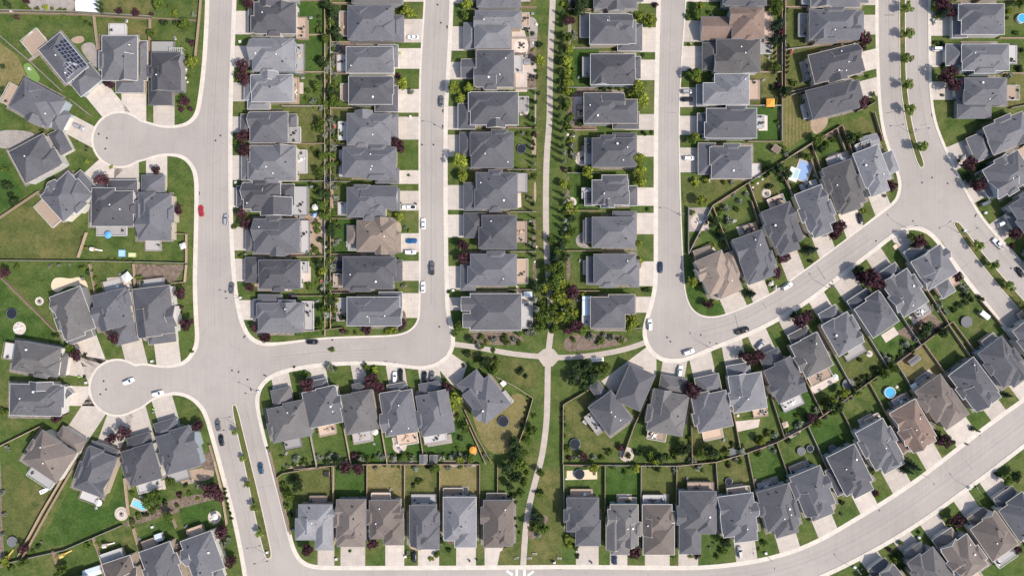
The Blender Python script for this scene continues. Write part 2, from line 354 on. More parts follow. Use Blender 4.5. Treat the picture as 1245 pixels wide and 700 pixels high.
_wm = {}
def window_mesh(kind):
    if kind in _wm: return _wm[kind]
    w, h = dict(big=(1.8, 1.4), small=(.9, 1.2), patio=(1.8, 2.1))[kind]
    fr = MB(); t = .09                                  # faces +x, centre at 0
    for y, z, sy, sz in ((0, h/2, w+t, t), (0, -h/2, w+t, t), (-w/2, 0, t, h), (w/2, 0, t, h), (0, 0, .05, h)):
        fr.box((.03, y, z), (.06, sy, sz), 'white_trim')
    gl = MB(); gl.box((.012, 0, 0), (.024, w-.04, h-.04), 'glass')
    _wm[kind] = (fr.mesh('window_frame'), gl.mesh('pane')); return _wm[kind]
def add_window(parent, kind, p, u, z):
    fm, gm = window_mesh(kind)
    o = link('window', fm, parent, (p[0], p[1], z), math.atan2(u[1], u[0])); link('pane', gm, o); return o
def _gd():
    mb = MB()
    mb.box((.03, 0, 1.1), (.05, 4.8, 2.2), 'garage_door')
    for z in (.55, 1.1, 1.65): mb.box((.061, 0, z), (.012, 4.8, .03), 'grey_trim')
    return mb.mesh('garage_door')
GD = _gd()
def _fd():
    mb = MB(); mb.box((.03, 0, 1.05), (.05, .95, 2.1), 'grey_trim'); mb.box((.06, 0, 1.5), (.012, .5, .7), 'glass'); return mb.mesh('front_door')
FD = _fd()
def _vent(m, r, h):
    mb = MB(); mb.tube((0,0,-.2), (0,0,h), r, r, m, 8); mb.tube((0,0,h), (0,0,h+.08), r*1.5, r*1.2, m, 8); return mb.mesh('roof_vent')
VENT_W = _vent('white_plastic', .19, .32); VENT_D = _vent('plastic_black', .11, .3)
def _box_vent():
    mb = MB(); mb.box((0,0,.1), (.5,.45,.4), 'metal_dark'); mb.box((0,0,.33), (.62,.56,.06), 'plastic_black'); return mb.mesh('roof_vent')
VENT_B = _box_vent()
def _sky():
    mb = MB(); mb.box((0,0,.1), (1.2,.9,.3), 'white_trim'); mb.box((0,0,.27), (1.0,.7,.05), 'canvas_white'); return mb.mesh('skylight')
SKYL = _sky()

def house(row, u, colr, vols, deck=None, idx=None, accents=True, drive=True, yard=None, eave=5.5, trim=None, block=None, slope=.57, nvent=5, note=None, drv=None):
    """vols: list of (kind, cx, cy, L, W[, roof]) photo px, L along u (photo direction the garage faces)"""
    h = House(); h.row = row; h.u = np.array(u, float)/np.hypot(*u); h.col = colr; h.vols = vols
    h.n = sum(1 for q in HOUSES if q.row == row); h.ref = 'the %s house %s' % (ORD[h.n], ROWS[row])
    rng = random.Random(ord(row)*131+h.n*17)
    k0, mx, my, mL, mW = vols[0][:5]; h.cx, h.cy, h.L, h.W = mx, my, mL, mW
    uw = np.array([h.u[0], -h.u[1]]); vw = np.array([-uw[1], uw[0]])
    ctr = P(mx, my, eave); root = empty('house', (ctr[0], ctr[1], .1)); h.root = root; o0 = np.array(ctr[:2])
    roof = MB(); gut = MB(); wall = MB(); hfs = []
    sname = 'siding_%d' % rng.randrange(len(sid)); sm = 'shingle_'+(rng.choice('dddmkwkd') if colr == 'd' else rng.choice('mmdl') if colr == 'm' and rng.random() < .5 else colr)
    tr = trim or rng.choice(['white_trim', 'grey_trim', 'grey_trim', 'grey_trim', 'tan_trim'])
    gar = None; bodies = []
    for i, v in enumerate(vols):
        kind, cx, cy, L, W = v[:5]; rk = v[5] if len(v) > 5 else 'h'
        uv_ = uw
        if len(v) > 6: uv_ = np.array([v[6][0], -v[6][1]])/np.hypot(*v[6])
        e = {'m': eave+.05*i, 'n': eave-.12+.03*i, 'g': 2.95+.02*i, 'w': 3.0+.03*i, 's': 2.75, 'r': eave+1.25}[kind]
        kk = (H-e)/H*S; c = P2(cx, cy, e)-o0; Lm, Wm = L*kk, W*kk; z = e-.1
        hf, inf = roof_faces(roof, c, uv_, Lm, Wm, z, slope if rk != 'f' else .06, 'h' if rk == 'f' else rk, sm, sname); hfs.append(hf); gutter_faces(gut, inf, tr)
        oh = .42; wall.box((c[0], c[1], (z-.02)/2-.05), (Lm-2*oh, Wm-2*oh, z-.02+.1), sname, uv_)
        if rk in 'gx':   # gable walls are the trim coloured end triangles of the roof volume
            pass
        bodies.append((kind, c, Lm-2*oh, Wm-2*oh, z))
        if kind in 'gn' and gar is None: gar = (cx, cy, L, W, c, Lm-2*oh, Wm-2*oh)
    # accent gables crossing the main roof, as most of these houses have one over the front
    c, Lb, Wb, z = bodies[0][1:5]
    if accents:
        side = rng.choice([-1, 1]); fw = rng.uniform(.5, .68)*Wb
        q = c+uw*(Lb*.5-Lb*.31+rng.uniform(.6, 1.7))+vw*side*(Wb/2-fw/2+.1)
        hf, inf = roof_faces(roof, q, uw, Lb*.62, fw, z+.04, slope*1.25, rng.choice('hgh'), sm, sname); hfs.append(hf); gutter_faces(gut, inf, tr)
        wall.box((q[0], q[1], (z-.02)/2-.05), (Lb*.62-.9, fw-.9, z+.02+.1), sname, uw)
        if rng.random() < .8:
            s2 = rng.choice([-1, 1]); fl = rng.uniform(.32, .45)*Lb
            q = c-uw*(Lb*.5-fl/2-rng.uniform(.5, 2.0))+vw*s2*(Wb*.5-Wb*.3+.4)
            hf, inf = roof_faces(roof, q, uw, fl, Wb*.6, z+.06, slope*1.2, rng.choice('xhh'), sm, sname); hfs.append(hf); gutter_faces(gut, inf, tr)
    if accents:
        for sd_ in (-1, 1):
            if rng.random() < .6:      # side bay that breaks the outline
                bl = rng.uniform(.3, .5)*Lb; q = c+uw*rng.uniform(-.2, .18)*Lb+vw*sd_*(Wb/2-.6+.45)
                hf, inf = roof_faces(roof, q, uw, bl, 3.4, z+.09, slope*1.1, rng.choice('hxh'), sm, sname); hfs.append(hf); gutter_faces(gut, inf, tr)
                wall.box((q[0], q[1], (z-.02)/2-.05), (bl-.9, 2.5, z+.05), sname, uw)
    h.wall = wall.obj('wall', root); h.roof = roof.obj('roof', root); gut.obj('gutter', h.roof)
    def top(p): return max([f(p) for f in hfs])
    # vents
    for _ in range(nvent):
        p = c+uw*rng.uniform(-.42, .42)*Lb+vw*rng.uniform(-.4, .4)*Wb; t = top(p)
        if t > 0: link('roof_vent', rng.choice([VENT_W, VENT_D, VENT_D, VENT_B, VENT_D, VENT_D]), h.roof, (p[0], p[1], t+.02))
    if rng.random() < .2:
        q = c+uw*rng.uniform(-.2, .2)*Lb+vw*rng.choice([-.3, .3])*Wb; t = top(q)
        if t > 0: link('roof_vent', VENT_W, h.roof, (q[0], q[1], t+.05), 0, (1.6, 1.6, 1.5))
    # garage door, front door, windows
    if gar:
        gp = gar[4]+uw*(gar[5]/2+.005); ng = 1
        link('garage_door', GD, root, (gp[0], gp[1], 0), math.atan2(uw[1], uw[0]), (1, min(1.15, gar[6]*.82/4.8), 1))
        h.gar = gar
        dv = (gar[4]-c) @ vw; sd = -1 if dv > 0 else 1
        fp = c+uw*(Lb/2+.005)+vw*sd*Wb*.36
        link('front_door', FD, root, (fp[0], fp[1], .15), math.atan2(uw[1], uw[0]))
    else: h.gar = None
    for a in (-.25, .25):
        for s, zz, kd in ((1, 4.2, 'big'), (-1, 4.2, 'big'), (-1, 1.5, 'patio')):
            p = c+uw*s*(Lb/2+.006)+vw*a*Wb; add_window(root, kd, p, uw*s, zz if kd != 'patio' else 1.3)
        for s in (-1, 1):
            p = c+vw*s*(Wb/2+.006)+uw*a*Lb; add_window(root, 'small', p, vw*s, 4.3)
    # deck
    if deck is None and rng.random() < .8:
        dl = rng.uniform(10, 15); dw = rng.uniform(.42, .8)*mW
        deck = ('r', -(mL/2+dl/2-1), rng.uniform(-.5, .5)*(mW-dw), dl, dw)
    if deck:
        if deck[0] == 'r':
            vp = np.array([-h.u[1], h.u[0]]); cc = np.array([mx, my])+h.u*deck[1]+vp*deck[2]; dL, dW = deck[3], deck[4]
        else:
            x0, y0, x1, y1 = deck[1:5]; cc = np.array([(x0+x1)/2, (y0+y1)/2]); dL, dW = ((x1-x0), (y1-y0)) if abs(h.u[0]) > .7 else ((y1-y0), (x1-x0))
        dz = rng.choice([.5, .9, 1.5, 2.3]); q = P2(cc[0], cc[1], dz)-o0; dm = rng.choice(['wood_deck', 'grey_deck', 'grey_deck']); ll, ww = dL*S, dW*S
        mb = MB(); mb.box((q[0], q[1], dz-.08), (ll, ww, .16), dm, uw); mb.box((q[0], q[1], (dz-.2)/2), (ll*.9, ww*.9, dz-.2), 'siding_4', uw)
        dk = mb.obj('deck', root)
        rl = MB(); rm = rng.choice(['rail_white', 'rail_white', 'metal_dark', 'wood_deck'])
        for a0, b0, a1, b1 in ((-ll/2, -ww/2, -ll/2, ww/2), (-ll/2, -ww/2, ll/2, -ww/2), (-ll/2, ww/2, ll/2, ww/2)):
            p0 = q+uw*a0+vw*b0; p1 = q+uw*a1+vw*b1; d = p1-p0; ln = np.linalg.norm(d)
            rl.box(((p0+p1)/2)[0:2].tolist()+[dz+.98], (ln+.08, .09, .07), rm, d); rl.box(((p0+p1)/2)[0:2].tolist()+[dz+.2], (ln, .05, .05), rm, d)
            nb = max(2, int(ln/.55))
            for i in range(nb+1):
                p = p0+d*i/nb; rl.box((p[0], p[1], dz+.5), (.06, .06, 1.0), rm, d)
        rl.obj('railing', dk)
        h.deck = (cc, dL, dW, dz)
    else: h.deck = None
    h.idx = h.n
    tag(root, 'house', note or '%s-roofed house, %s %s' % (COLN[colr], ORD[h.n], ROWS[row]), 'houses of the suburb', (mx, my), mL*mW)
    h.block = block; h.drive = drive; h.drv = drv; h.rng = rng
    HOUSES.append(h); return h
def bx(k, x0, y0, x1, y1, ax, r='h'):
    L, W = (x1-x0, y1-y0) if ax == 'x' else (y1-y0, x1-x0)
    return (k, (x0+x1)/2, (y0+y1)/2, L, W, r)
def AX(row, u, col, boxes, **kw):
    ax = 'x' if u[0] else 'y'
    return house(row, u, col, [bx(b[0], *b[1:5], ax, *(b[5:6])) for b in boxes], **kw)
def RT(row, u, col, cx, cy, L, W, extra=(), **kw):
    un = np.array(u, float)/np.hypot(*u); vn = np.array([-un[1], un[0]]); vols = [('m', cx, cy, L, W, kw.pop('rk', 'h'))]
    for e in extra:
        q = np.array([cx, cy])+un*e[1]+vn*e[2]; vols.append((e[0], q[0], q[1], e[3], e[4], e[5] if len(e) > 5 else 'h'))
    return house(row, u, col, vols, **kw)

# ------------------------------------------------------------------ the houses
Wd, Ed, Nd, Sd = (-1,0), (1,0), (0,-1), (0,1)
# row A
AX('A', Wd, 'd', [('m',316,-34,361,1),('g',303,-30,318,-4)], block='first')
AX('A', Wd, 'd', [('m',309,3,360,41),('g',302,9,318,40)], deck=('b',360,22,374,48), block='first')
AX('A', Wd, 'l', [('m',307,47,358,87),('g',302,52,318,80)], deck=('b',358,54,371,91), block='first')
AX('A', Wd, 'l', [('m',306,91,356,124),('g',297,97,312,122),('w',301,122,328,133)], deck=('b',353,95,364,127), block='first', trim='white_trim')
AX('A', Wd, 'd', [('m',304,136,350,174),('g',293,139,314,160),('w',348,139,361,155)], deck=('b',350,155,366,174), block='first')
AX('A', Wd, 'm', [('m',304,177,360,220),('g',294,186,310,219)], deck=('b',360,183,374,211), block='first')
AX('A', Wd, 'd', [('m',296,222,341,254),('m',317,240,355,262,'x'),('w',339,224,358,250),('g',288,226,300,252)], deck=('b',357,227,375,262), block='first')
AX('A', Wd, 'd', [('m',309,266,364,308),('g',299,274,313,305)], deck=('b',363,268,377,308), block='first')
AX('A', Wd, 'd', [('m',315,316,365,351),('g',298,313,320,343)], deck=('b',364,318,376,332), block='first')
AX('A', Wd, 'm', [('m',314,368,368,404),('w',314,358,343,372),('g',308,364,320,390)], deck=('b',367,366,382,402), block='first')
# row B
AX('B', Ed, 'd', [('m',428,-34,486,5),('g',480,-30,491,0)], block='first')
AX('B', Ed, 'd', [('m',423,7,478,49),('g',474,19,491,50)], block='first', trim='grey_trim')
AX('B', Ed, 'd', [('m',421,57,478,89),('g',460,55,484,82)], block='first', trim='white_trim')
AX('B', Ed, 'd', [('m',424,93,477,127),('g',456,105,484,136)], block='first', trim='white_trim')
AX('B', Ed, 'd', [('m',422,138,475,177),('g',470,139,484,169)], block='first')
AX('B', Ed, 'd', [('m',417,179,481,215),('g',457,205,485,223)], deck=('b',412,182,420,216), block='first')
AX('B', Ed, 'd', [('m',422,228,465,264),('m',440,226,483,254,'g'),('g',474,230,486,256)], deck=('b',411,246,422,262), block='first')
AX('B', Ed, 't', [('m',434,268,480,306),('w',423,275,440,296),('g',468,282,487,307)], block='first')
AX('B', Ed, 'd', [('m',417,312,478,351),('g',468,316,489,342)], deck=('b',406,333,418,349), block='first')
AX('B', Ed, 'd', [('m',422,361,486,396),('g',461,355,489,388)], block='first', trim='white_trim')
# row C
AX('C', Wd, 'd', [('m',580,-32,633,9),('g',570,-28,584,2)], block='centre')
AX('C', Wd, 'l', [('m',578,13,634,34),('m',577,28,621,59),('g',564,28,582,60)], block='centre', trim='grey_trim')
AX('C', Wd, 'd', [('m',579,61,625,106),('g',561,72,597,95,'g')], block='centre')
AX('C', Wd, 'd', [('m',572,112,630,152),('g',557,126,578,157)], block='centre', note=None)
AX('C', Wd, 'd', [('m',573,161,624,204),('g',559,161,578,190)], block='centre')
AX('C', Wd, 'd', [('m',579,210,629,254),('g',564,222,586,256)], block='centre')
AX('C', Wd, 'd', [('m',586,262,628,303),('g',564,259,590,289)], block='centre')
AX('C', Wd, 'd', [('m',572,309,628,347),('g',560,322,578,353)], block='centre')
AX('C', Wd, 'd', [('m',572,357,634,401,'h'),('n',561,361,598,378,'g'),('n',563,381,598,398,'g')], block='centre', accents=False, trim='white_trim')
# row D
AX('D', Ed, 'd', [('m',722,-30,774,10),('g',768,-28,782,2)], block='centre')
AX('D', Ed, 'd', [('m',717,17,765,54),('m',740,25,773,53),('g',751,29,781,62)], block='centre', trim='white_trim')
AX('D', Ed, 'd', [('m',718,66,772,103),('g',764,69,779,96)], block='centre')
AX('D', Ed, 'd', [('m',710,113,757,150),('m',730,121,775,150),('g',745,136,777,157)], block='centre')
AX('D', Ed, 'm', [('m',720,168,772,203),('w',711,168,724,186,'f'),('g',745,162,774,190)], block='centre')
AX('D', Ed, 'm', [('m',720,219,764,249),('m',732,213,763,230),('w',711,233,724,250,'f'),('g',756,226,775,250)], block='centre')
AX('D', Ed, 'd', [('m',720,264,772,301),('w',712,265,724,294,'f'),('g',745,257,774,285)], block='centre')
AX('D', Ed, 'm', [('m',722,309,773,346),('w',713,312,726,346,'f'),('g',766,316,777,349)], block='centre')
AX('D', Ed, 'd', [('m',718,361,760,399),('m',740,358,772,382),('g',758,360,773,381)], deck=None, block='centre', accents=False)
# row E
AX('E', Wd, 'd', [('m',882,-32,932,7),('g',866,-28,886,0)], block='inner')
AX('E', Wd, 'b', [('m',890,9,929,47),('g',852,21,894,49,'g')], block='inner', deck=('b',929,16,939,52), trim='grey_trim')
AX('E', Wd, 'd', [('m',871,48,924,88),('g',854,52,876,85)], block='inner')
AX('E', Wd, 'l', [('m',869,90,911,127),('m',855,101,905,127),('g',847,103,860,129)], block='inner')
AX('E', Wd, 'd', [('m',859,132,920,168),('g',848,138,864,163)], block='inner')
AX('E', Wd, 'd', [('m',865,178,914,217),('g',849,174,870,212)], block='inner')
# row F
AX('F', Ed, 'd', [('m',986,-28,1046,9),('n', 1040,-24,1056,4)], block='inner')
AX('F', Ed, 'd', [('m',984,12,1042,49),('n', 1030,14,1050,40)], block='inner')
RT('F', (.97,-.24), 'd', 1015, 78, 58, 36, [('n', 19, 4, 30, 26)], block='inner')
RT('F', (.97,-.25), 'd', 1012, 121, 58, 36, [('n', 22, -3, 30, 24)], block='inner')
# row G, from the tan corner house to the boulevard
RT('G', (.40,.92), 't', 870, 332, 46, 36, [('n', 14, -8, 34, 30), ('w', 0, -24, 34, 16)], block='inner')
RT('G', (.33,.94), 'd', 917, 311, 54, 38, [('n', 16, 6, 30, 24)], block='inner')
RT('G', (.36,.93), 'd', 951, 273, 46, 37, [('n', 18, 3, 34, 26)], block='inner')
RT('G', (.36,.93), 'd', 991, 253, 48, 35, [('n', 18, 2, 32, 24)], block='inner')
RT('G', (.33,.94), 'd', 1026, 225, 54, 37, [('n', 18, 2, 30, 26)], block='inner')
RT('G', (.36,.93), 'l', 1060, 202, 44, 33, [('n', 18, 2, 34, 24), ('w', 4, -22, 26, 16)], block='inner')
# row H
house('H', (.8,-.6), 'd', [('m',742,502,35,43,'h'),('w',731,479,14,32,'h'),('m',772,471,34,48,'h',(.92,.4))], block='centre', drive=False, accents=False, note='L-shaped grey house at the start of the bend, fenced lawn with trampoline')
RT('H', (.17,-.98), 'd', 812, 502, 50, 44, [('g', 34, 0, 22, 32)], block='centre')
RT('H', (-.21,-.98), 'd', 866, 500, 44, 43, [('g', 32, 2, 24, 30)], block='centre')
RT('H', (-.17,-.98), 'l', 909, 477, 44, 41, [('g', 27, -6, 18, 28)], block='centre', trim='white_trim')
RT('H', (-.42,-.90), 'd', 955, 463, 44, 38, [('g', 28, -4, 26, 26)], block='centre')
RT('H', (-.45,-.89), 'd', 987, 432, 44, 37, [('g', 26, -2, 18, 26)], block='centre')
RT('H', (-.50,-.86), 'm', 1025, 406, 42, 36, [('g', 27, -2, 18, 24)], block='centre', trim='white_trim')
RT('H', (-.55,-.83), 'm', 1066, 383, 42, 38, [('g', 26, -6, 16, 30)], block='centre', trim='white_trim')
RT('H', (-.55,-.83), 'm', 1101, 356, 48, 36, [('g', 30, -2, 16, 24)], block='centre', trim='white_trim')
RT('H', (-.53,-.85), 'm', 1136, 325, 40, 42, [('g', 27, -10, 16, 24), ('w', -29, -2, 18, 18)], block='centre', trim='white_trim')
# row I
AX('I', Sd, 'd', [('m',689,605,728,645),('n', 700,632,730,663)], block='centre')
AX('I', Sd, 'd', [('m',742,613,776,662),('m',737,630,756,668,'g'),('n', 742,648,765,674)], block='centre')
AX('I', Sd, 'g', [('m',781,613,817,650),('n', 782,636,820,674)], block='centre')
AX('I', Sd, 'm', [('m',826,597,871,646),('n', 826,636,852,673)], block='centre')
RT('I', (.13,.99), 'm', 897, 624, 46, 43, [('n', 18, -6, 34, 28)], block='centre')
RT('I', (.28,.96), 'm', 946, 617, 50, 40, [('n', 20, -2, 30, 28)], block='centre')
RT('I', (.38,.92), 'd', 988, 596, 50, 40, [('n', 20, 0, 30, 28)], block='centre')
RT('I', (.45,.89), 'd', 1033, 570, 50, 38, [('n', 20, -2, 30, 26), ('w', 6, 22, 34, 12)], block='centre')
RT('I', (.48,.88), 'm', 1069, 540, 52, 38, [('n', 20, -2, 30, 28)], block='centre')
RT('I', (.50,.87), 'b', 1110, 516, 52, 36, [('w', 8, 21, 34, 14), ('n', 16, -2, 30, 26)], block='centre', trim='white_trim')
RT('I', (.57,.82), 'g', 1141, 484, 46, 38, [('n', 18, -3, 38, 34)], block='centre')
RT('I', (.60,.80), 'd', 1184, 466, 52, 38, [('n', 19, -5, 28, 24)], block='centre', trim='white_trim')
RT('I', (.60,.80), 'd', 1219, 440, 52, 36, [('n', 18, -4, 30, 24)], block='centre')
RT('I', (.60,.80), 'd', 1262, 412, 52, 38, [('n', 18, -4, 30, 24)], block='centre')
# row J
RT('J', (-.60,-.80), 'd', 1086, 716, 46, 38, [('g', 28, 2, 18, 26)], block='south')
RT('J', (-.60,-.80), 'd', 1133, 694, 46, 38, [('g', 28, -2, 18, 26)], block='south')
RT('J', (-.57,-.82), 'g', 1173, 678, 46, 38, [('g', 30, -6, 20, 28)], block='south')
RT('J', (-.57,-.82), 'g', 1209, 652, 48, 38, [('g', 28, -2, 18, 24)], block='south')
RT('J', (-.57,-.82), 'd', 1243, 629, 46, 38, [('g', 30, -2, 18, 28)], block='south')
# row K
RT('K', (-.2,-.98), 'd', 352, 513, 42, 48, [('g', 30, -3, 24, 24)], block='centre')
RT('K', (-.2,-.98), 'd', 392, 495, 44, 42, [('g', 27, -2, 14, 28)], block='centre')
RT('K', (-.18,-.98), 'd', 437, 501, 48, 40, [('g', 26, 6, 18, 18)], block='centre')
RT('K', (-.16,-.98), 'd', 485, 502, 52, 40, [('g', 28, 3, 16, 24)], block='centre')
RT('K', (-.16,-.98), 'd', 529, 503, 50, 40, [('g', 30, 0, 18, 28)], block='centre')
RT('K', (-.62,-.78), 'd', 592, 486, 44, 40, [('n', 20, -2, 34, 30)], drive=False, deck=('b',605,477,621,494), block='centre')
# row L
AX('L', Sd, 'l', [('m',363,613,404,645),('m',359,630,385,656),('n', 383,622,405,668)], block='centre')
AX('L', Sd, 'g', [('m',409,607,445,656),('n', 410,640,444,664)], block='centre')
AX('L', Sd, 'g', [('m',449,608,487,652),('n', 466,632,491,662)], block='centre')
AX('L', Sd, 'd', [('m',498,614,531,660),('n', 506,640,534,667)], block='centre', deck=('b',500,600,531,614))
AX('L', Sd, 'l', [('m',539,604,579,655),('n', 553,638,579,665)], block='centre')
AX('L', Sd, 'g', [('m',588,608,624,660),('n', 588,640,612,665)], block='centre')
# row M, the upper cul-de-sac
RT('M', (.63,.77), 'd', 77, 71, 54, 34, [('g', 37, -4, 26, 34)], block='west', drv=9, accents=False, deck=('b',32,40,57,66), trim='white_trim', note='slate-roofed house covered in solar panels beside the upper cul-de-sac')
RT('M', (.88,.47), 'd', 44, 125, 54, 40, [('g', 34, 5, 20, 26)], block='west', deck=None, note='long slate-roofed house just below the house with solar panels')
AX('M', Sd, 'd', [('m',124,44,167,98),('w',166,50,179,98),('g',141,92,175,113)], block='west', note='squarish slate house with lower front garage at the top of the upper cul-de-sac')
AX('M', Sd, 'd', [('m',184,64,220,110),('g',181,100,209,128)], block='west', note='slate house with white pergola between the upper cul-de-sac and the red car street')
RT('M', (.88,-.47), 'd', 42, 193, 48, 44, [('g', 37, -3, 18, 30)], block='west', note='slate house with gravel yard on the far side of the upper cul-de-sac')
RT('M', (.74,-.67), 'd', 80, 239, 46, 42, [('g', 25, 4, 20, 32)], block='west', note='slate house set diagonally below the upper cul-de-sac, beside the big lawn')
AX('M', Nd, 'd', [('m',111,232,162,275),('g',131,219,167,238)], block='west', note='slate house with low front garage directly under the upper cul-de-sac')
AX('M', Nd, 'd', [('m',168,236,208,292),('g',172,213,200,240)], block='west', note='slate house under the upper cul-de-sac with plank deck behind it')
# row N, the lower cul-de-sac
RT('N', (.35,.94), 'd', 88, 380, 54, 40, [('g', 26, 2, 20, 32)], block='west', note='slate house beside a sandy bean-shaped patch above the lower cul-de-sac')
RT('N', (.24,.97), 'd', 137, 376, 44, 42, [('g', 30, -8, 28, 28)], block='west', note='slate house with white gazebo patio above the lower cul-de-sac')
RT('N', (.12,.99), 'd', 187, 378, 58, 46, [('g', 30, -6, 20, 34)], block='west', note='wide slate house beside the upright street above the lower cul-de-sac')
RT('N', (.98,.16), 'd', 44, 436, 56, 36, [('g', 31, 2, 14, 28)], block='west', note='slate house at the western edge whose plain driveway meets the lower cul-de-sac')
house('N', (.99,.02), 'd', [('m',43,486,62,38,'h'),('n',64,482,28,26,'h'),('w',72,490,13,13,'g',(.7,.7)),('w',80,478,12,12,'g',(.7,.7))], block='west', trim='white_trim', note='slate house with diamond-shaped white front gables at the lower cul-de-sac')
RT('N', (.55,-.83), 'g', 60, 555, 44, 50, [('g', 32, 10, 18, 34)], block='west', note='taupe-roofed house beside the lower cul-de-sac with a white boat behind')
RT('N', (.35,-.94), 'd', 116, 574, 52, 38, [('g', 26, 0, 18, 34)], block='west', note='slate house on a large wedge-shaped lawn below the lower cul-de-sac')
RT('N', (-.28,-.96), 'd', 172, 565, 44, 40, [('g', 26, 6, 20, 30)], block='west', note='slate house near the small cyan pool below the lower cul-de-sac')
RT('N', (-.28,-.96), 'd', 217, 548, 48, 44, [('g', 30, -6, 20, 28)], block='west', note='slate house below the lower cul-de-sac, next to the boulevard')
# row O
RT('O', (.32,.95), 'g', 148, 702, 46, 36, [], block='west', drive=False)
RT('O', (.34,.94), 'd', 196, 688, 50, 40, [], block='west', drive=False)
RT('O', (.34,.94), 'd', 246, 674, 48, 40, [('g', 28, -4, 16, 26)], block='west', drive=False)
RT('O', (.32,.95), 'd', 92, 727, 46, 38, [], block='west', drive=False)
# row P
AX('P', Wd, 'd', [('m',1170,-40,1222,-3),('g',1159,-38,1176,-8)], block='east')
AX('P', Wd, 'd', [('m',1169,5,1221,42),('g',1158,5,1176,46)], block='east', trim='white_trim')
AX('P', Wd, 'm', [('m',1170,54,1227,86),('g',1150,54,1174,80)], block='east')
AX('P', Wd, 'd', [('m',1173,95,1224,127),('g',1162,96,1184,120),('w',1164,120,1205,144)], block='east')
RT('P', (-.92,.39), 'm', 1226, 162, 52, 36, [('g', 38, -2, 24, 32)], block='east')
RT('P', (-.86,.51), 'm', 1226, 212, 50, 40, [('g', 27, 4, 16, 34)], block='east')
RT('P', (-.82,.57), 'd', 1256, 255, 44, 40, [('g', 25, 0, 16, 28)], block='east')
RT('P', (-.74,.67), 'd', 1282, 305, 44, 40, [('g', 27, 0, 18, 28)], block='east')

# driveways: from the garage out to the edge of the lawn block
POLYNP = {k: np.array([q[:2] for q in v]) for k, v in BLP.items()}
def to_edge(p, u, block, lim=90):
    a = POLYNP[block]; b = np.roll(a, -1, 0); e = b-a; r = a-p
    den = u[0]*e[:, 1]-u[1]*e[:, 0]; den[np.abs(den) < 1e-9] = 1e-9
    t = (r[:, 0]*e[:, 1]-r[:, 1]*e[:, 0])/den; s = (r[:, 0]*u[1]-r[:, 1]*u[0])/den
    t = t[(t > 0) & (t < lim) & (s >= 0) & (s <= 1)]
    return float(t.min()) if len(t) else None
for h in HOUSES:
    un, vn = h.u, np.array([-h.u[1], h.u[0]])
    # gravel and bare soil round the walls and between close neighbours
    c = np.array([h.cx, h.cy]); a, b = h.L/2+2, h.W/2+3.5
    q = [c+un*s*a+vn*t*b for s, t in ((-1,-1), (1,-1), (1,1), (-1,1))]
    patch('gravel', [tuple(p) for p in q], 'side_gravel', None)
    if not h.drive or h.gar is None: continue
    gx, gy, gL, gW = h.gar[:4]; k = (H-3)/H
    g = np.array([622.5+(gx-622.5)*k, 350+(gy-350)*k])
    hw = min(gW*.46, 15); e = []
    for s in (-1, -.75, -.5, -.25, 0, .25, .5, .75, 1):
        p = g+vn*s*hw; t = to_edge(p, un, h.block)
        e.append((p, t))
    if any(t is None for _, t in e):
        continue
    q = [e[0][0]]+[a_+un*max(0, b_-.8) for a_, b_ in e]+[e[-1][0]]
    h.dlen = (e[0][1]+e[-1][1])/2-gL/2; h.dmid = (g+un*(gL/2), un)
    pts = [P2(*p) for p in q]; cc = np.mean(pts, 0)
    # local frame so the control joints follow the driveway
    ang = math.atan2(-un[1], un[0]); ca, sa = math.cos(-ang), math.sin(-ang)
    mb = MB(); mb.face([((p-cc)[0]*ca-(p-cc)[1]*sa, (p-cc)[0]*sa+(p-cc)[1]*ca, 0) for p in pts], 'driveway_concrete')
    ZP[0] += .00003
    o = link('driveway', mb.mesh('driveway'), None, (cc[0], cc[1], .122+ZP[0]*.02), ang); struct(o)
    # small front path to the door
# ------------------------------------------------------------------ references for labels
def near_house(x, y):
    return min(HOUSES, key=lambda h: math.hypot(h.cx-x, h.cy-y)-0.3*min(h.L, h.W))
def rel(x, y):
    h = near_house(x, y); d = np.array([x-h.cx, y-h.cy]) @ h.u
    return ('before ' if d > h.L*.45 else 'behind ' if d < -h.L*.45 else 'beside ')+h.ref

# ------------------------------------------------------------------ yards and fences
BACK = dict(A=[(396,-60),(396,418)], B=[(403,-60),(403,408)], C=[(652,-60),(652,405)], D=[(691,-60),(688,410)], E=[(949,-60),(949,196)],
    F=[(953,-60),(953,125)], G=[(836,320),(836,252),(873,250),(905,225),(950,197),(1000,165),(1050,138)], P=[(1275,-60),(1275,400)])
HI = [(684,563.5),(820,565),(860,562),(886,557),(960,530),(1000,504),(1043,471),(1076,449),(1112,423),(1150,394),(1190,366)]
KL = [(330,572),(400,565),(430,563),(600,563),(626,562)]
BACK.update(H=HI, I=HI, K=KL, L=KL)
YM = dict(A='turf_lush turf_lush turf_lush turf turf_olive turf_olive turf dirt turf turf_lush'.split(), B='turf turf mulch turf turf_olive turf_olive turf turf_lush mulch turf'.split(),
    C='turf_olive turf mulch turf turf turf_olive turf turf turf_lush'.split(), D='turf turf_olive turf_lush mulch turf turf_lush turf turf turf'.split(), E='turf turf turf_mown turf_olive turf_lush turf'.split(),
    F='turf_olive turf_olive turf_olive turf_dry'.split(), G='turf turf turf_lush turf_olive turf turf'.split(), H='turf turf turf_olive turf turf_lush turf turf_olive turf_lush turf mulch'.split(),
    I='turf turf_lush turf_olive turf_olive turf_olive turf_lush turf turf_lush turf turf turf_dry turf turf turf'.split(), K='turf turf turf_lush turf_lush turf_lush turf_dry'.split(), L='turf_olive turf_lush turf_dry turf_olive turf_dry turf_lush'.split(), P='turf turf turf turf_olive turf turf turf turf'.split())
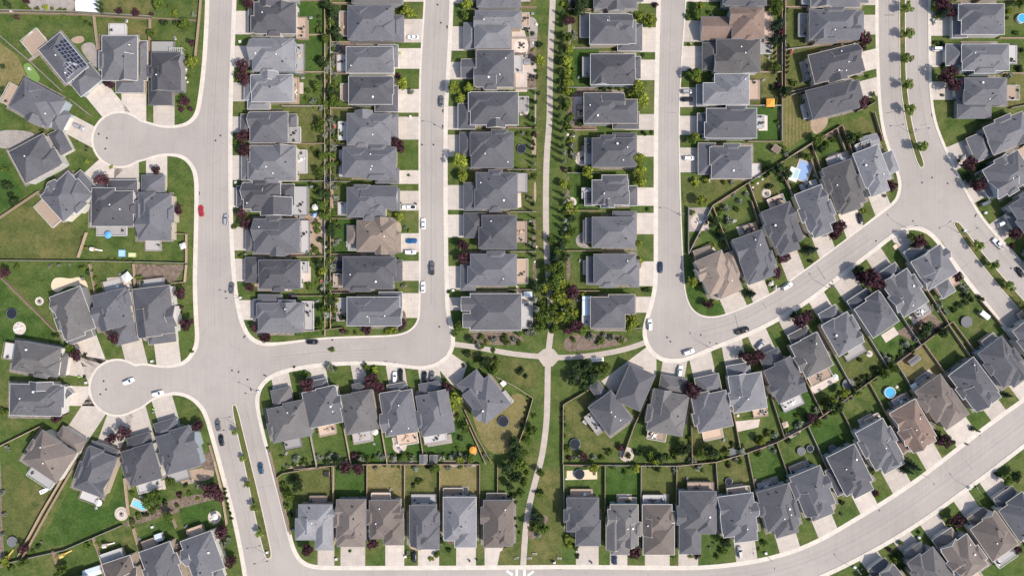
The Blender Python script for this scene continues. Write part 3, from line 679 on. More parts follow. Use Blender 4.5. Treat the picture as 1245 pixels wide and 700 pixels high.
def hit(p, d, line, lim=75):
    best = None
    for a, b in zip(line, line[1:]):
        a = np.array(a, float); b = np.array(b, float); e = b-a
        den = d[0]*e[1]-d[1]*e[0]
        if abs(den) < 1e-9: continue
        r = a-p; t = (r[0]*e[1]-r[1]*e[0])/den; s = (r[0]*d[1]-r[1]*d[0])/den
        if 0 < t < lim and 0 <= s <= 1 and (best is None or t < best): best = t
    return None if best is None else p+d*best
def fence(pts, label, m='fence_wood', hgt=1.75, name='fence', w=.2, z0=.1):
    c = np.mean([P2(*p) for p in pts], 0); root = None; mb = MB()
    for a, b in zip(pts, pts[1:]):
        A, B_ = P2(*a)-c, P2(*b)-c; d = B_-A; ln = np.linalg.norm(d)
        if ln < .05: continue
        mid = (A+B_)/2
        mb.box((mid[0], mid[1], hgt/2), (ln, .07, hgt), m, d); mb.box((mid[0], mid[1], hgt+.03), (ln+.1, w, .06), m, d)
        n = max(1, int(ln/2.4))
        for i in range(n+1):
            p = A+d*i/n; mb.box((p[0], p[1], hgt/2+.05), (.13, .13, hgt+.1), m, d)
    o = mb.obj(name, None, (c[0], c[1], z0))
    px = np.mean(np.array(pts, float), 0)
    L = sum(math.hypot(b[0]-a[0], b[1]-a[1]) for a, b in zip(pts, pts[1:]))
    tag(o, 'fence', label, 'yard fences', px, L); return o
YARDS = []
rg = random.Random(77)
for row, line in BACK.items():
    hs = [h for h in HOUSES if h.row == row]
    if row == 'H': hs = hs[1:]
    cuts = []
    for i in range(len(hs)+1):
        if 0 < i < len(hs):
            a, b = hs[i-1], hs[i]; u = (a.u+b.u)/2; u /= np.linalg.norm(u)
            # halfway between the two facing walls
            ca, cb = np.array([a.cx, a.cy]), np.array([b.cx, b.cy]); d = (cb-ca)/np.linalg.norm(cb-ca)
            m = (ca+d*a.W/2+cb-d*b.W/2)/2
        else:
            a = hs[0] if i == 0 else hs[-1]; b = hs[1] if i == 0 else hs[-2]; u = a.u
            ca, cb = np.array([a.cx, a.cy]), np.array([b.cx, b.cy]); d = (ca-cb)/np.linalg.norm(cb-ca); m = ca+d*(a.W/2+4)
        s = m-u*(a.L*.3); cuts.append((s, hit(s, -u, line), u))
    hits = []
    for i, h in enumerate(hs):
        (s0, e0, u0), (s1, e1, u1) = cuts[i], cuts[i+1]
        if e0 is not None and e1 is not None:
            mats_ = YM.get(row, ['turf']); m = mats_[(h.n) % len(mats_)]
            patch('lawn', [tuple(s0), tuple(e0), tuple(e1), tuple(s1)], m); YARDS.append((h, s0, e0, e1, s1))
            if row not in ('C', 'D', 'H', 'K', 'P'): fence([tuple(e0), tuple(e1)], 'low wooden fence along the back of %s' % h.ref, rg.choice(['fence_wood', 'fence_wood', 'fence_grey']))
        if i > 0 and e0 is not None:
            fence([tuple(s0), tuple(e0)], 'side fence between the %s and %s houses %s' % (ORD[hs[i-1].n], ORD[h.n], ROWS[row]), rg.choice(['fence_wood', 'fence_wood', 'fence_grey']))
FX = [([(-8,17),(95,19.5),(186,25)],'w'), ([(0,14),(95,16),(186,22)],'g'), ([(116,21),(121,62)],'w'), ([(184,25),(183,76)],'w'), ([(187,24),(240,27)],'w'), ([(246,-5),(243,30),(238,78)],'w'), ([(-3,40),(38,75)],'g'), ([(38,75),(50,66)],'g'),
    ([(38,75),(78,112)],'g'), ([(88,122),(112,141)],'g'), ([(-5,270),(50,233)],'w'), ([(97,313),(107,283)],'w'), ([(-5,316.5),(120,317.5),(228,320)],'g'), ([(228,320),(228,285)],'w'), ([(228,285),(214,284)],'w'), ([(228,322),(226,343),(214,344)],'w'), ([(111,321),(119,362)],'w'), ([(164,321),(166,348)],'w'),
    ([(0,333),(70,402)],'w'), ([(-5,545),(52,517)],'w'), ([(29,678),(58,625),(96,559)],'w'), ([(25,674),(53,622),(90,560)],'w'), ([(-6,687),(29,678),(80,667),(115,652),(150,637)],'g'), ([(115,652),(124,675),(131,700)],'w'), ([(153,580),(158,625)],'w'), ([(164,641),(171,666)],'w'), ([(67,668),(71,683)],'w'), ([(262,560),(270,592),(277,636)],'w'), ([(256,540),(262,560)],'w'), ([(208,620),(216,640)],'w'),
    ([(329,548),(337,580),(354,648)],'w'), ([(337,580),(345,574),(390,566)],'w'), ([(603,457),(625,468),(648,483),(637,520),(625,553),(624,563)],'w'), ([(565,497),(580,530),(598,562)],'w'), ([(684,562),(684.5,491),(715,473)],'w'), ([(786,484),(771,515),(756,556)],'w'), ([(684.5,563),(686,640)],'g'),
    ([(836,252),(836,308)],'g'), ([(950,197),(985,176)],'g'), ([(1015,157),(1028,190)],'w'), ([(912,245),(921,272)],'w'), ([(943,203),(960,233)],'w'), ([(982,190),(993,219)],'w'), ([(1061,138),(1071,172)],'w'), ([(960,117),(1003,103)],'g'), ([(1190,366),(1216,396)],'w'), ([(1150,394),(1168,420),(1178,434)],'w'), ([(1040,137),(1062,126)],'w'),
    ([(368,403),(400,400),(418,398)],'w'), ([(585,402),(634,402)],'g'), ([(718,400),(760,400),(779,398)],'g'), ([(405,565),(406,606)],'w'), ([(605,563),(605,606)],'w')]
for pts, c in FX:
    x, y = pts[len(pts)//2]; fence(pts, ('grey' if c == 'g' else 'brown')+' yard fence '+rel(x, y), 'fence_grey' if c == 'g' else 'fence_wood')

PT = [('turf_dry',[(0,52),(22,68),(32,92),(20,115),(6,126),(-6,126),(-6,52)]), ('gravel',[(34,-5),(92,-5),(92,16),(60,15),(34,12)]), ('turf_olive',[(119,25),(182,28),(182,43),(121,41)]), ('turf_olive',[(128,-5),(186,-5),(185,18),(128,16)]),
    ('turf',[(17,40),(24,25),(50,23),(95,24),(104,35),(116,42),(112,50),(95,50),(80,36),(74,36),(60,46),(38,40),(45,68),(35,70),(18,56)]), ('dirt',[(86,47),(100,43),(104,50),(96,54),(88,52)]), ('gravel',[(96,56),(112,50),(120,62),(122,84),(115,82),(106,72)]),
    ('gravel',[(-5,159),(22,158),(44,162),(38,170),(20,176),(8,182),(-5,178)]), ('turf_lush',[(-5,195),(6,190),(18,220),(30,238),(10,250),(-5,262)]), ('turf_olive',[(-5,271),(48,237),(62,258),(78,270),(106,281),(97,314),(-5,315)]),
    ('turf',[(112,282),(140,284),(142,315),(102,315)]), ('turf_lush',[(0,342),(66,404),(64,412),(20,410),(4,418),(-5,420)]), ('turf',[(24,320),(112,320),(116,352),(98,360),(70,352),(60,366),(66,398),(30,360)]), ('sand',[(62,345),(66,338),(74,337),(86,339),(97,336),(105,341),(108,352),(103,358),(97,350),(90,347),(80,349),(70,356),(63,352)]),
    ('turf',[(122,321),(160,321),(164,336),(130,338),(120,350)]), ('mulch',[(165,321),(226,322),(214,342),(167,346)]), ('patio_concrete',[(130,338),(158,335),(162,352),(133,358)]), ('turf_olive',[(3,560),(25,575),(50,592),(72,602),(60,622),(28,674),(4,660),(3,600)]), ('mulch',[(-5,545),(2,560),(3,650),(8,690),(-5,690)]),
    ('turf_lush',[(52,652),(72,618),(86,592),(100,604),(128,622),(140,598),(148,570),(154,592),(155,628),(140,634),(100,654),(70,664),(58,662)]), ('turf',[(70,672),(112,656),(122,678),(100,690),(72,690)]), ('turf',[(120,654),(163,638),(170,660),(150,668),(126,676)]), ('turf_lush',[(168,645),(208,628),(214,640),(180,656),(172,664)]),
    ('mulch',[(150,634),(200,608),(240,600),(262,600),(262,612),(208,624),(152,642)]), ('turf_lush',[(218,618),(270,604),(275,632),(258,636),(222,640)]), ('dirt',[(218,575),(236,570),(258,566),(262,580),(240,586),(220,590)]), ('patio_concrete',[(172,590),(200,583),(202,594),(178,598)]), ('turf_lush',[(175,600),(198,594),(206,606),(180,612)]), ('mulch',[(242,555),(256,548),(262,572),(248,570)]),
    ('turf_dry',[(571,500),(584,514),(610,500),(625,474),(644,485),(634,520),(622,552),(592,552)]), ('turf_olive',[(688,492),(712,480),(722,508),(738,528),(748,540),(740,556),(692,556)]), ('turf_olive',[(655,575),(684,566),(683,692),(640,690),(646,650),(652,610)]), ('turf_olive',[(608,670),(634,655),(634,690),(604,690)]),
    ('turf_olive',[(556,424),(600,432),(660,440),(658,468),(640,472),(610,455),(575,438)]), ('turf',[(678,440),(735,436),(770,428),(740,455),(700,470),(676,478)]), ('turf_olive',[(652,60),(664,60),(660,300),(653,330)]), ('turf',[(672,60),(682,60),(682,300),(672,300)]), ('turf_lush',[(917,138),(947,137),(947,172),(918,172)]),
    ('turf_mown',[(952,116),(974,111),(988,158),(958,182),(952,180)]), ('dirt',[(984,142),(1000,136),(1008,146),(1002,158),(988,166)]), ('turf_olive',[(828,214),(905,220),(895,235),(870,249),(832,249)]), ('turf_lush',[(832,275),(836,312),(845,330),(852,362),(880,372),(880,380),(864,384),(845,379),(836,365)]),
    ('turf_olive',[(912,226),(940,210),(952,236),(930,248),(916,242)]), ('gravel',[(836,253),(862,252),(862,280),(836,282)]), ('turf_olive',[(1012,158),(1046,142),(1066,150),(1068,168),(1040,186),(1026,186)]), ('mulch',[(1088,404),(1132,380),(1148,394),(1120,420)]),
    ('patio_concrete',[(622,26),(634,26),(642,52),(642,64),(622,64)]), ('gravel',[(636,20),(655,22),(652,60),(645,66),(644,40)]), ('patio_concrete',[(626,70),(642,74),(652,76),(652,90),(641,92),(641,112),(627,112)]), ('patio_concrete',[(625,222),(633,224),(634,252),(625,254)]), ('patio_concrete',[(627,345),(645,366),(644,374),(630,370)]), ('sand',[(689,572),(726,570),(726,582),(689,583)]), ('gravel',[(703,285),(712,280),(713,302),(730,302),(704,302),(699,292)]),
    ('astro',[(28,80),(31,77.5),(36,77),(40,81),(48,92),(49,97),(46,100),(40,100),(32,90)]), ('white_concrete',[(92,-8),(119,-8),(122,18),(92,16)]), ('patio_concrete',[(31,47),(38,39),(48,38),(56,46),(58,52),(46,64)]), ('patio_concrete',[(893,512),(924,509),(922,519),(895,525)]), ('patio_concrete',[(985,470),(1018,455),(1020,462),(988,480)]),
    ('mulch',[(640,655),(652,655),(668,632),(664,624),(644,632)]), ('mulch',[(690,110),(708,114),(706,160),(690,160)]), ('mulch',[(575,404),(632,404),(640,418),(600,420),(560,414)]), ('mulch',[(690,405),(760,406),(764,418),(700,428),(682,424)])]
PT += [('driveway_concrete',[(731,463),(787,421),(798,430),(798,452),(793,461),(765,446),(750,476),(741,474)]), ('driveway_concrete',[(528,442),(547,428),(568,443),(558,474),(548,466)])]
for m, pl in PT:
    nm = 'driveway' if 'driveway' in m else 'patio' if 'concrete' in m else 'lawn' if 'turf' in m else 'garden_bed' if m == 'mulch' else 'sand' if m == 'sand' else 'putting_green' if m == 'astro' else 'soil' if m == 'dirt' else 'gravel'
    q = chaikin(pl, 2) if len(pl) > 4 and m in ('sand', 'astro', 'dirt', 'gravel', 'mulch') or (len(pl) > 7 and 'drive' not in m) else pl
    patch(nm, q, m)
# worn pale lawn strips between drive and drive get irregular planted beds in front of some houses
for h in HOUSES:
    if getattr(h, 'dmid', None) and h.rng.random() < .5:
        g, un = h.dmid; vn = np.array([-un[1], un[0]]); s = 1 if (np.array([h.cx, h.cy])-g) @ vn > 0 else -1
        c = np.array([h.cx, h.cy])+un*(h.L/2+3)+vn*s*h.W*.22; r = 4.5+h.rng.random()*3
        pl = [tuple(c+un*r*.7*math.cos(t)*(1+.25*h.rng.random())+vn*r*1.3*math.sin(t)*(1+.25*h.rng.random())) for t in [k*.7 for k in range(9)]]
        patch('garden_bed', chaikin(pl, 2), h.rng.choice(['mulch', 'mulch', 'gravel', 'dirt']))
# wheel tracks, seams and repairs in the asphalt
CL = [[(269,-40),(265,60),(262,120),(259,200),(259,330),(262,400)], [(533,-40),(528,60),(525,140),(525,370)], [(818,-40),(815,60),(812,160),(813,300),(813,352)], [(850,403),(900,390),(950,362),(1000,330),(1060,288)], [(330,434),(400,426),(470,424)], [(420,707),(700,706),(850,707),(930,698),(1000,676),(1080,633),(1160,577),(1260,502)],
      [(1081,-40),(1081,60),(1086,130),(1098,180)], [(1115,-40),(1115,60),(1119,120),(1130,170)], [(1160,300),(1200,352),(1250,418)], [(1186,272),(1220,312),(1270,370)], [(271,500),(283,560),(297,620),(309,672)], [(299,490),(313,560),(327,620),(341,668)]]
for k, cl in enumerate(CL):
    lanes = (-8, -4.5, 4.5, 8) if k < 6 else (-3.2, 3.2); a = np.array(cl, float); t = np.gradient(a, axis=0); t /= np.linalg.norm(t, axis=1)[:, None]; nv = np.stack([-t[:, 1], t[:, 0]], 1)
    for i, off in enumerate(lanes): strip('road', [tuple(p) for p in a+nv*off], 1.9, 'asphalt_worn' if k % 2 == 0 or i % 2 else 'asphalt_pale', ROADZ+.0022)
    strip('road', [tuple(p) for p in a+nv*.6], .32, 'tar', ROADZ+.004)
rr = random.Random(8)
for k in range(26):
    cl = CL[rr.randrange(len(CL))]; i = rr.randrange(len(cl)-1); f = rr.random(); x = cl[i][0]*(1-f)+cl[i+1][0]*f; y = cl[i][1]*(1-f)+cl[i+1][1]*f
    d = np.array(cl[i+1], float)-np.array(cl[i], float); d /= np.linalg.norm(d); nv = np.array([-d[1], d[0]])
    if rr.random() < .55: w_, l_ = rr.uniform(6, 11) if len(CL) else 0, .22; c = np.array([x, y]); sheet('road', [tuple(c+nv*w_+d*rr.uniform(-1, 1)), tuple(c-nv*w_+d*rr.uniform(-1, 1)), tuple(c-nv*w_+d*(.35)), tuple(c+nv*w_+d*.35)], ROADZ+.0045+k*.00002, 'tar')
    else: w_, l_ = rr.uniform(2, 3.5), rr.uniform(3, 7); c = np.array([x, y])+nv*rr.uniform(-5, 5); sheet('road', [tuple(c+nv*w_+d*l_), tuple(c-nv*w_+d*l_), tuple(c-nv*w_-d*l_), tuple(c+nv*w_-d*l_)], ROADZ+.003+k*.00002, 'asphalt_worn')
# crossing
for pl in ([(627,692),(629.5,692),(629.5,712),(627,712)], [(636.5,692),(639,692),(639,712),(636.5,712)], [(615,694.5),(617,692.5),(624,697),(622.5,699.5)], [(641,698.5),(648,693),(649.5,695),(642.5,700)]):
    sheet('road_marking', pl, ROADZ+.006, 'road_paint')

# ------------------------------------------------------------------ plants
def leaves_mesh(name, centers, radii, n, size, m, seed, up=.35, flat=.75):
    r = np.random.RandomState(seed); k = r.choice(len(centers), n, p=np.array(radii)**2/np.sum(np.array(radii)**2))
    d = r.normal(size=(n, 3)); d /= np.linalg.norm(d, axis=1)[:, None]
    p = np.array(centers)[k]+d*(np.array(radii)[k]*(r.uniform(.35, 1, n)**.5))[:, None]*np.array([1, 1, flat])
    nr = d+r.normal(size=(n, 3))*.55+np.array([0, 0, up]); nr /= np.linalg.norm(nr, axis=1)[:, None]
    a = np.cross(nr, r.normal(size=(n, 3))); a /= np.linalg.norm(a, axis=1)[:, None]; b = np.cross(nr, a)
    s = size*r.uniform(.6, 1.35, n)[:, None]; V = np.empty((n, 4, 3))
    V[:, 0] = p-a*s; V[:, 1] = p-b*s*.55+a*s*.1; V[:, 2] = p+a*s; V[:, 3] = p+b*s*.55+a*s*.1
    V[..., 2] = np.maximum(V[..., 2], .02)
    me = D.meshes.new(name); me.from_pydata(V.reshape(-1, 3).tolist(), [], np.arange(n*4).reshape(n, 4).tolist()); me.materials.append(MATS[m]); me.update(); return me
def trunk_mesh(h, r, seed, limbs=4):
    rn = random.Random(seed); mb = MB(); mb.tube((0,0,0), (0,0,h*.55), r, r*.7, 'bark', 7); mb.tube((0,0,h*.55), (0.03,0,h), r*.7, r*.3, 'bark', 6)
    for i in range(limbs):
        t = i*6.283/limbs+rn.random(); z = h*(.45+.3*rn.random()); mb.tube((0,0,z), (math.cos(t)*.55, math.sin(t)*.55, z+.5), r*.45, r*.15, 'bark', 5)
    return mb.mesh('trunk')
PROTO = {}
def protos(key, m, shape):
    out = []
    for s in range(4):
        r = np.random.RandomState(100+s*7+len(PROTO)*31); cs = []; rs = []
        if shape == 'round':          # radius 1, height about 2.3
            for i in range(17):
                t = r.uniform(0, 6.283); q = r.uniform(.05, .74); z = 1.35+r.uniform(-.5, .62)*(1-.5*q); cs.append((q*math.cos(t)*r.uniform(.8, 1.1), q*math.sin(t), z)); rs.append(r.uniform(.24, .44))
            cr = leaves_mesh('crown', cs, rs, 820, .135, m, s+5); tk = trunk_mesh(1.4, .09, s)
        elif shape == 'shrub':        # radius 1, height 1.25
            for i in range(11):
                t = r.uniform(0, 6.283); q = r.uniform(0, .72); cs.append((q*math.cos(t), q*math.sin(t), r.uniform(.3, .95)*(1-.35*q))); rs.append(r.uniform(.22, .42))
            cr = leaves_mesh('crown', cs, rs, 380, .17, m, s+25); tk = trunk_mesh(.5, .07, s, 3)
        elif shape == 'column':       # radius 1, height 6.4
            for i in range(26):
                z = .7+i*.215; w = 1.0*math.sin(min(1, (6.6-z)/3.2)*1.45)*min(1, .55+z*.22); t = r.uniform(0, 6.283); cs.append((w*.42*math.cos(t), w*.42*math.sin(t), z)); rs.append(.36+.3*w)
            cr = leaves_mesh('crown', cs, rs, 620, .22, m, s+45, .5, 1.1); tk = trunk_mesh(4.5, .13, s, 5)
        else:                         # spruce: radius 1, height 3.4, drooping whorls of boughs
            for k in range(9):
                z = .35+k*.34; w = (3.5-z)/3.3
                nb = 9 if k < 6 else 6
                for j in range(nb):
                    t = j*6.283/nb+k*.5+r.uniform(-.2, .2)
                    for q in (.35, .62, .86): cs.append((w*q*math.cos(t), w*q*math.sin(t), z-.13*q)); rs.append(.2*w*(1.15-q)+.075)
            cs.append((0, 0, 3.25)); rs.append(.1)
            cr = leaves_mesh('crown', cs, rs, 1300, .085, m, s+65, .5, .5); tk = trunk_mesh(3.2, .08, s, 0)
        out.append((cr, tk))
    PROTO[key] = out
SH = dict(b=('leaf_plum','round','plum_tree','tree','burgundy-leaved tree',2.3), g=('leaf_green','round','leafy_tree','tree','mid-green leafy tree',2.2), y=('leaf_bright','round','leafy_tree','tree','bright yellow-green tree',2.2), d=('leaf_dark','round','evergreen_tree','tree','dark green tree',2.4),
    p=('leaf_spruce','spruce','spruce_tree','tree','spiky dark spruce',3.4), c=('leaf_dark','column','columnar_tree','tree','slim columnar tree',6.4), q=('leaf_silver','column','columnar_tree','tree','silvery columnar tree',6.0), m=('leaf_median','round','street_tree','tree','round green street tree',2.4),
    s=('leaf_silver','shrub','silver_shrub','shrub','silver-grey shrub',1.25), e=('leaf_green','shrub','leafy_shrub','shrub','green shrub',1.25), k=('leaf_dark','shrub','evergreen_shrub','shrub','dark green shrub',1.25), v=('leaf_bright','shrub','lime_shrub','shrub','lime-coloured shrub',1.25), r=('leaf_plum','shrub','plum_shrub','shrub','purple shrub',1.25), w=('flower','shrub','flowering_shrub','shrub','white-flowering shrub',1.25), f=('flower_red','shrub','flowering_shrub','shrub','pink-flowering shrub',1.25))
for k, v in SH.items(): protos(k, v[0], v[1])
NP_ = [0]
def plant(kind, x, y, r, label=None):
    if r < 6.2 and kind in 'gyd': kind = {'g': 'e', 'y': 'v', 'd': 'k'}[kind]
    if kind == 'm': label = 'round green street tree on the '+('upper' if x > 1000 and y < 190 else 'eastern' if x > 1000 else 'lower')+' boulevard median'
    if r < 4.6 and kind == 'b': kind = 'r'
    m, shape, nm, cat, words_, hh = SH[kind]; NP_[0] += 1; rn = random.Random(NP_[0]*13+5)
    rm = r*S; ht = hh*rm*(1.2 if shape == 'column' else 1); b = P(x, y, ht*.6)
    root = empty(nm, (b[0], b[1], .1), rn.uniform(0, 6.283)); sc_ = rm*rn.uniform(.96, 1.06); zz = rn.uniform(.9, 1.12)*(1.22 if shape == 'column' else 1)
    root.scale = (sc_*rn.uniform(.92, 1.08), sc_*rn.uniform(.92, 1.08), sc_*zz)
    cr, tk = PROTO[kind][rn.randrange(4)]
    link('crown', cr, root); link('trunk', tk, root)
    tag(root, cat, label or words_+' '+rel(x, y), {'columnar_tree': 'columnar trees', 'street_tree': 'street trees on the medians'}.get(nm, 'garden shrubs' if cat == 'shrub' else 'garden trees'), (x, y), r); return root
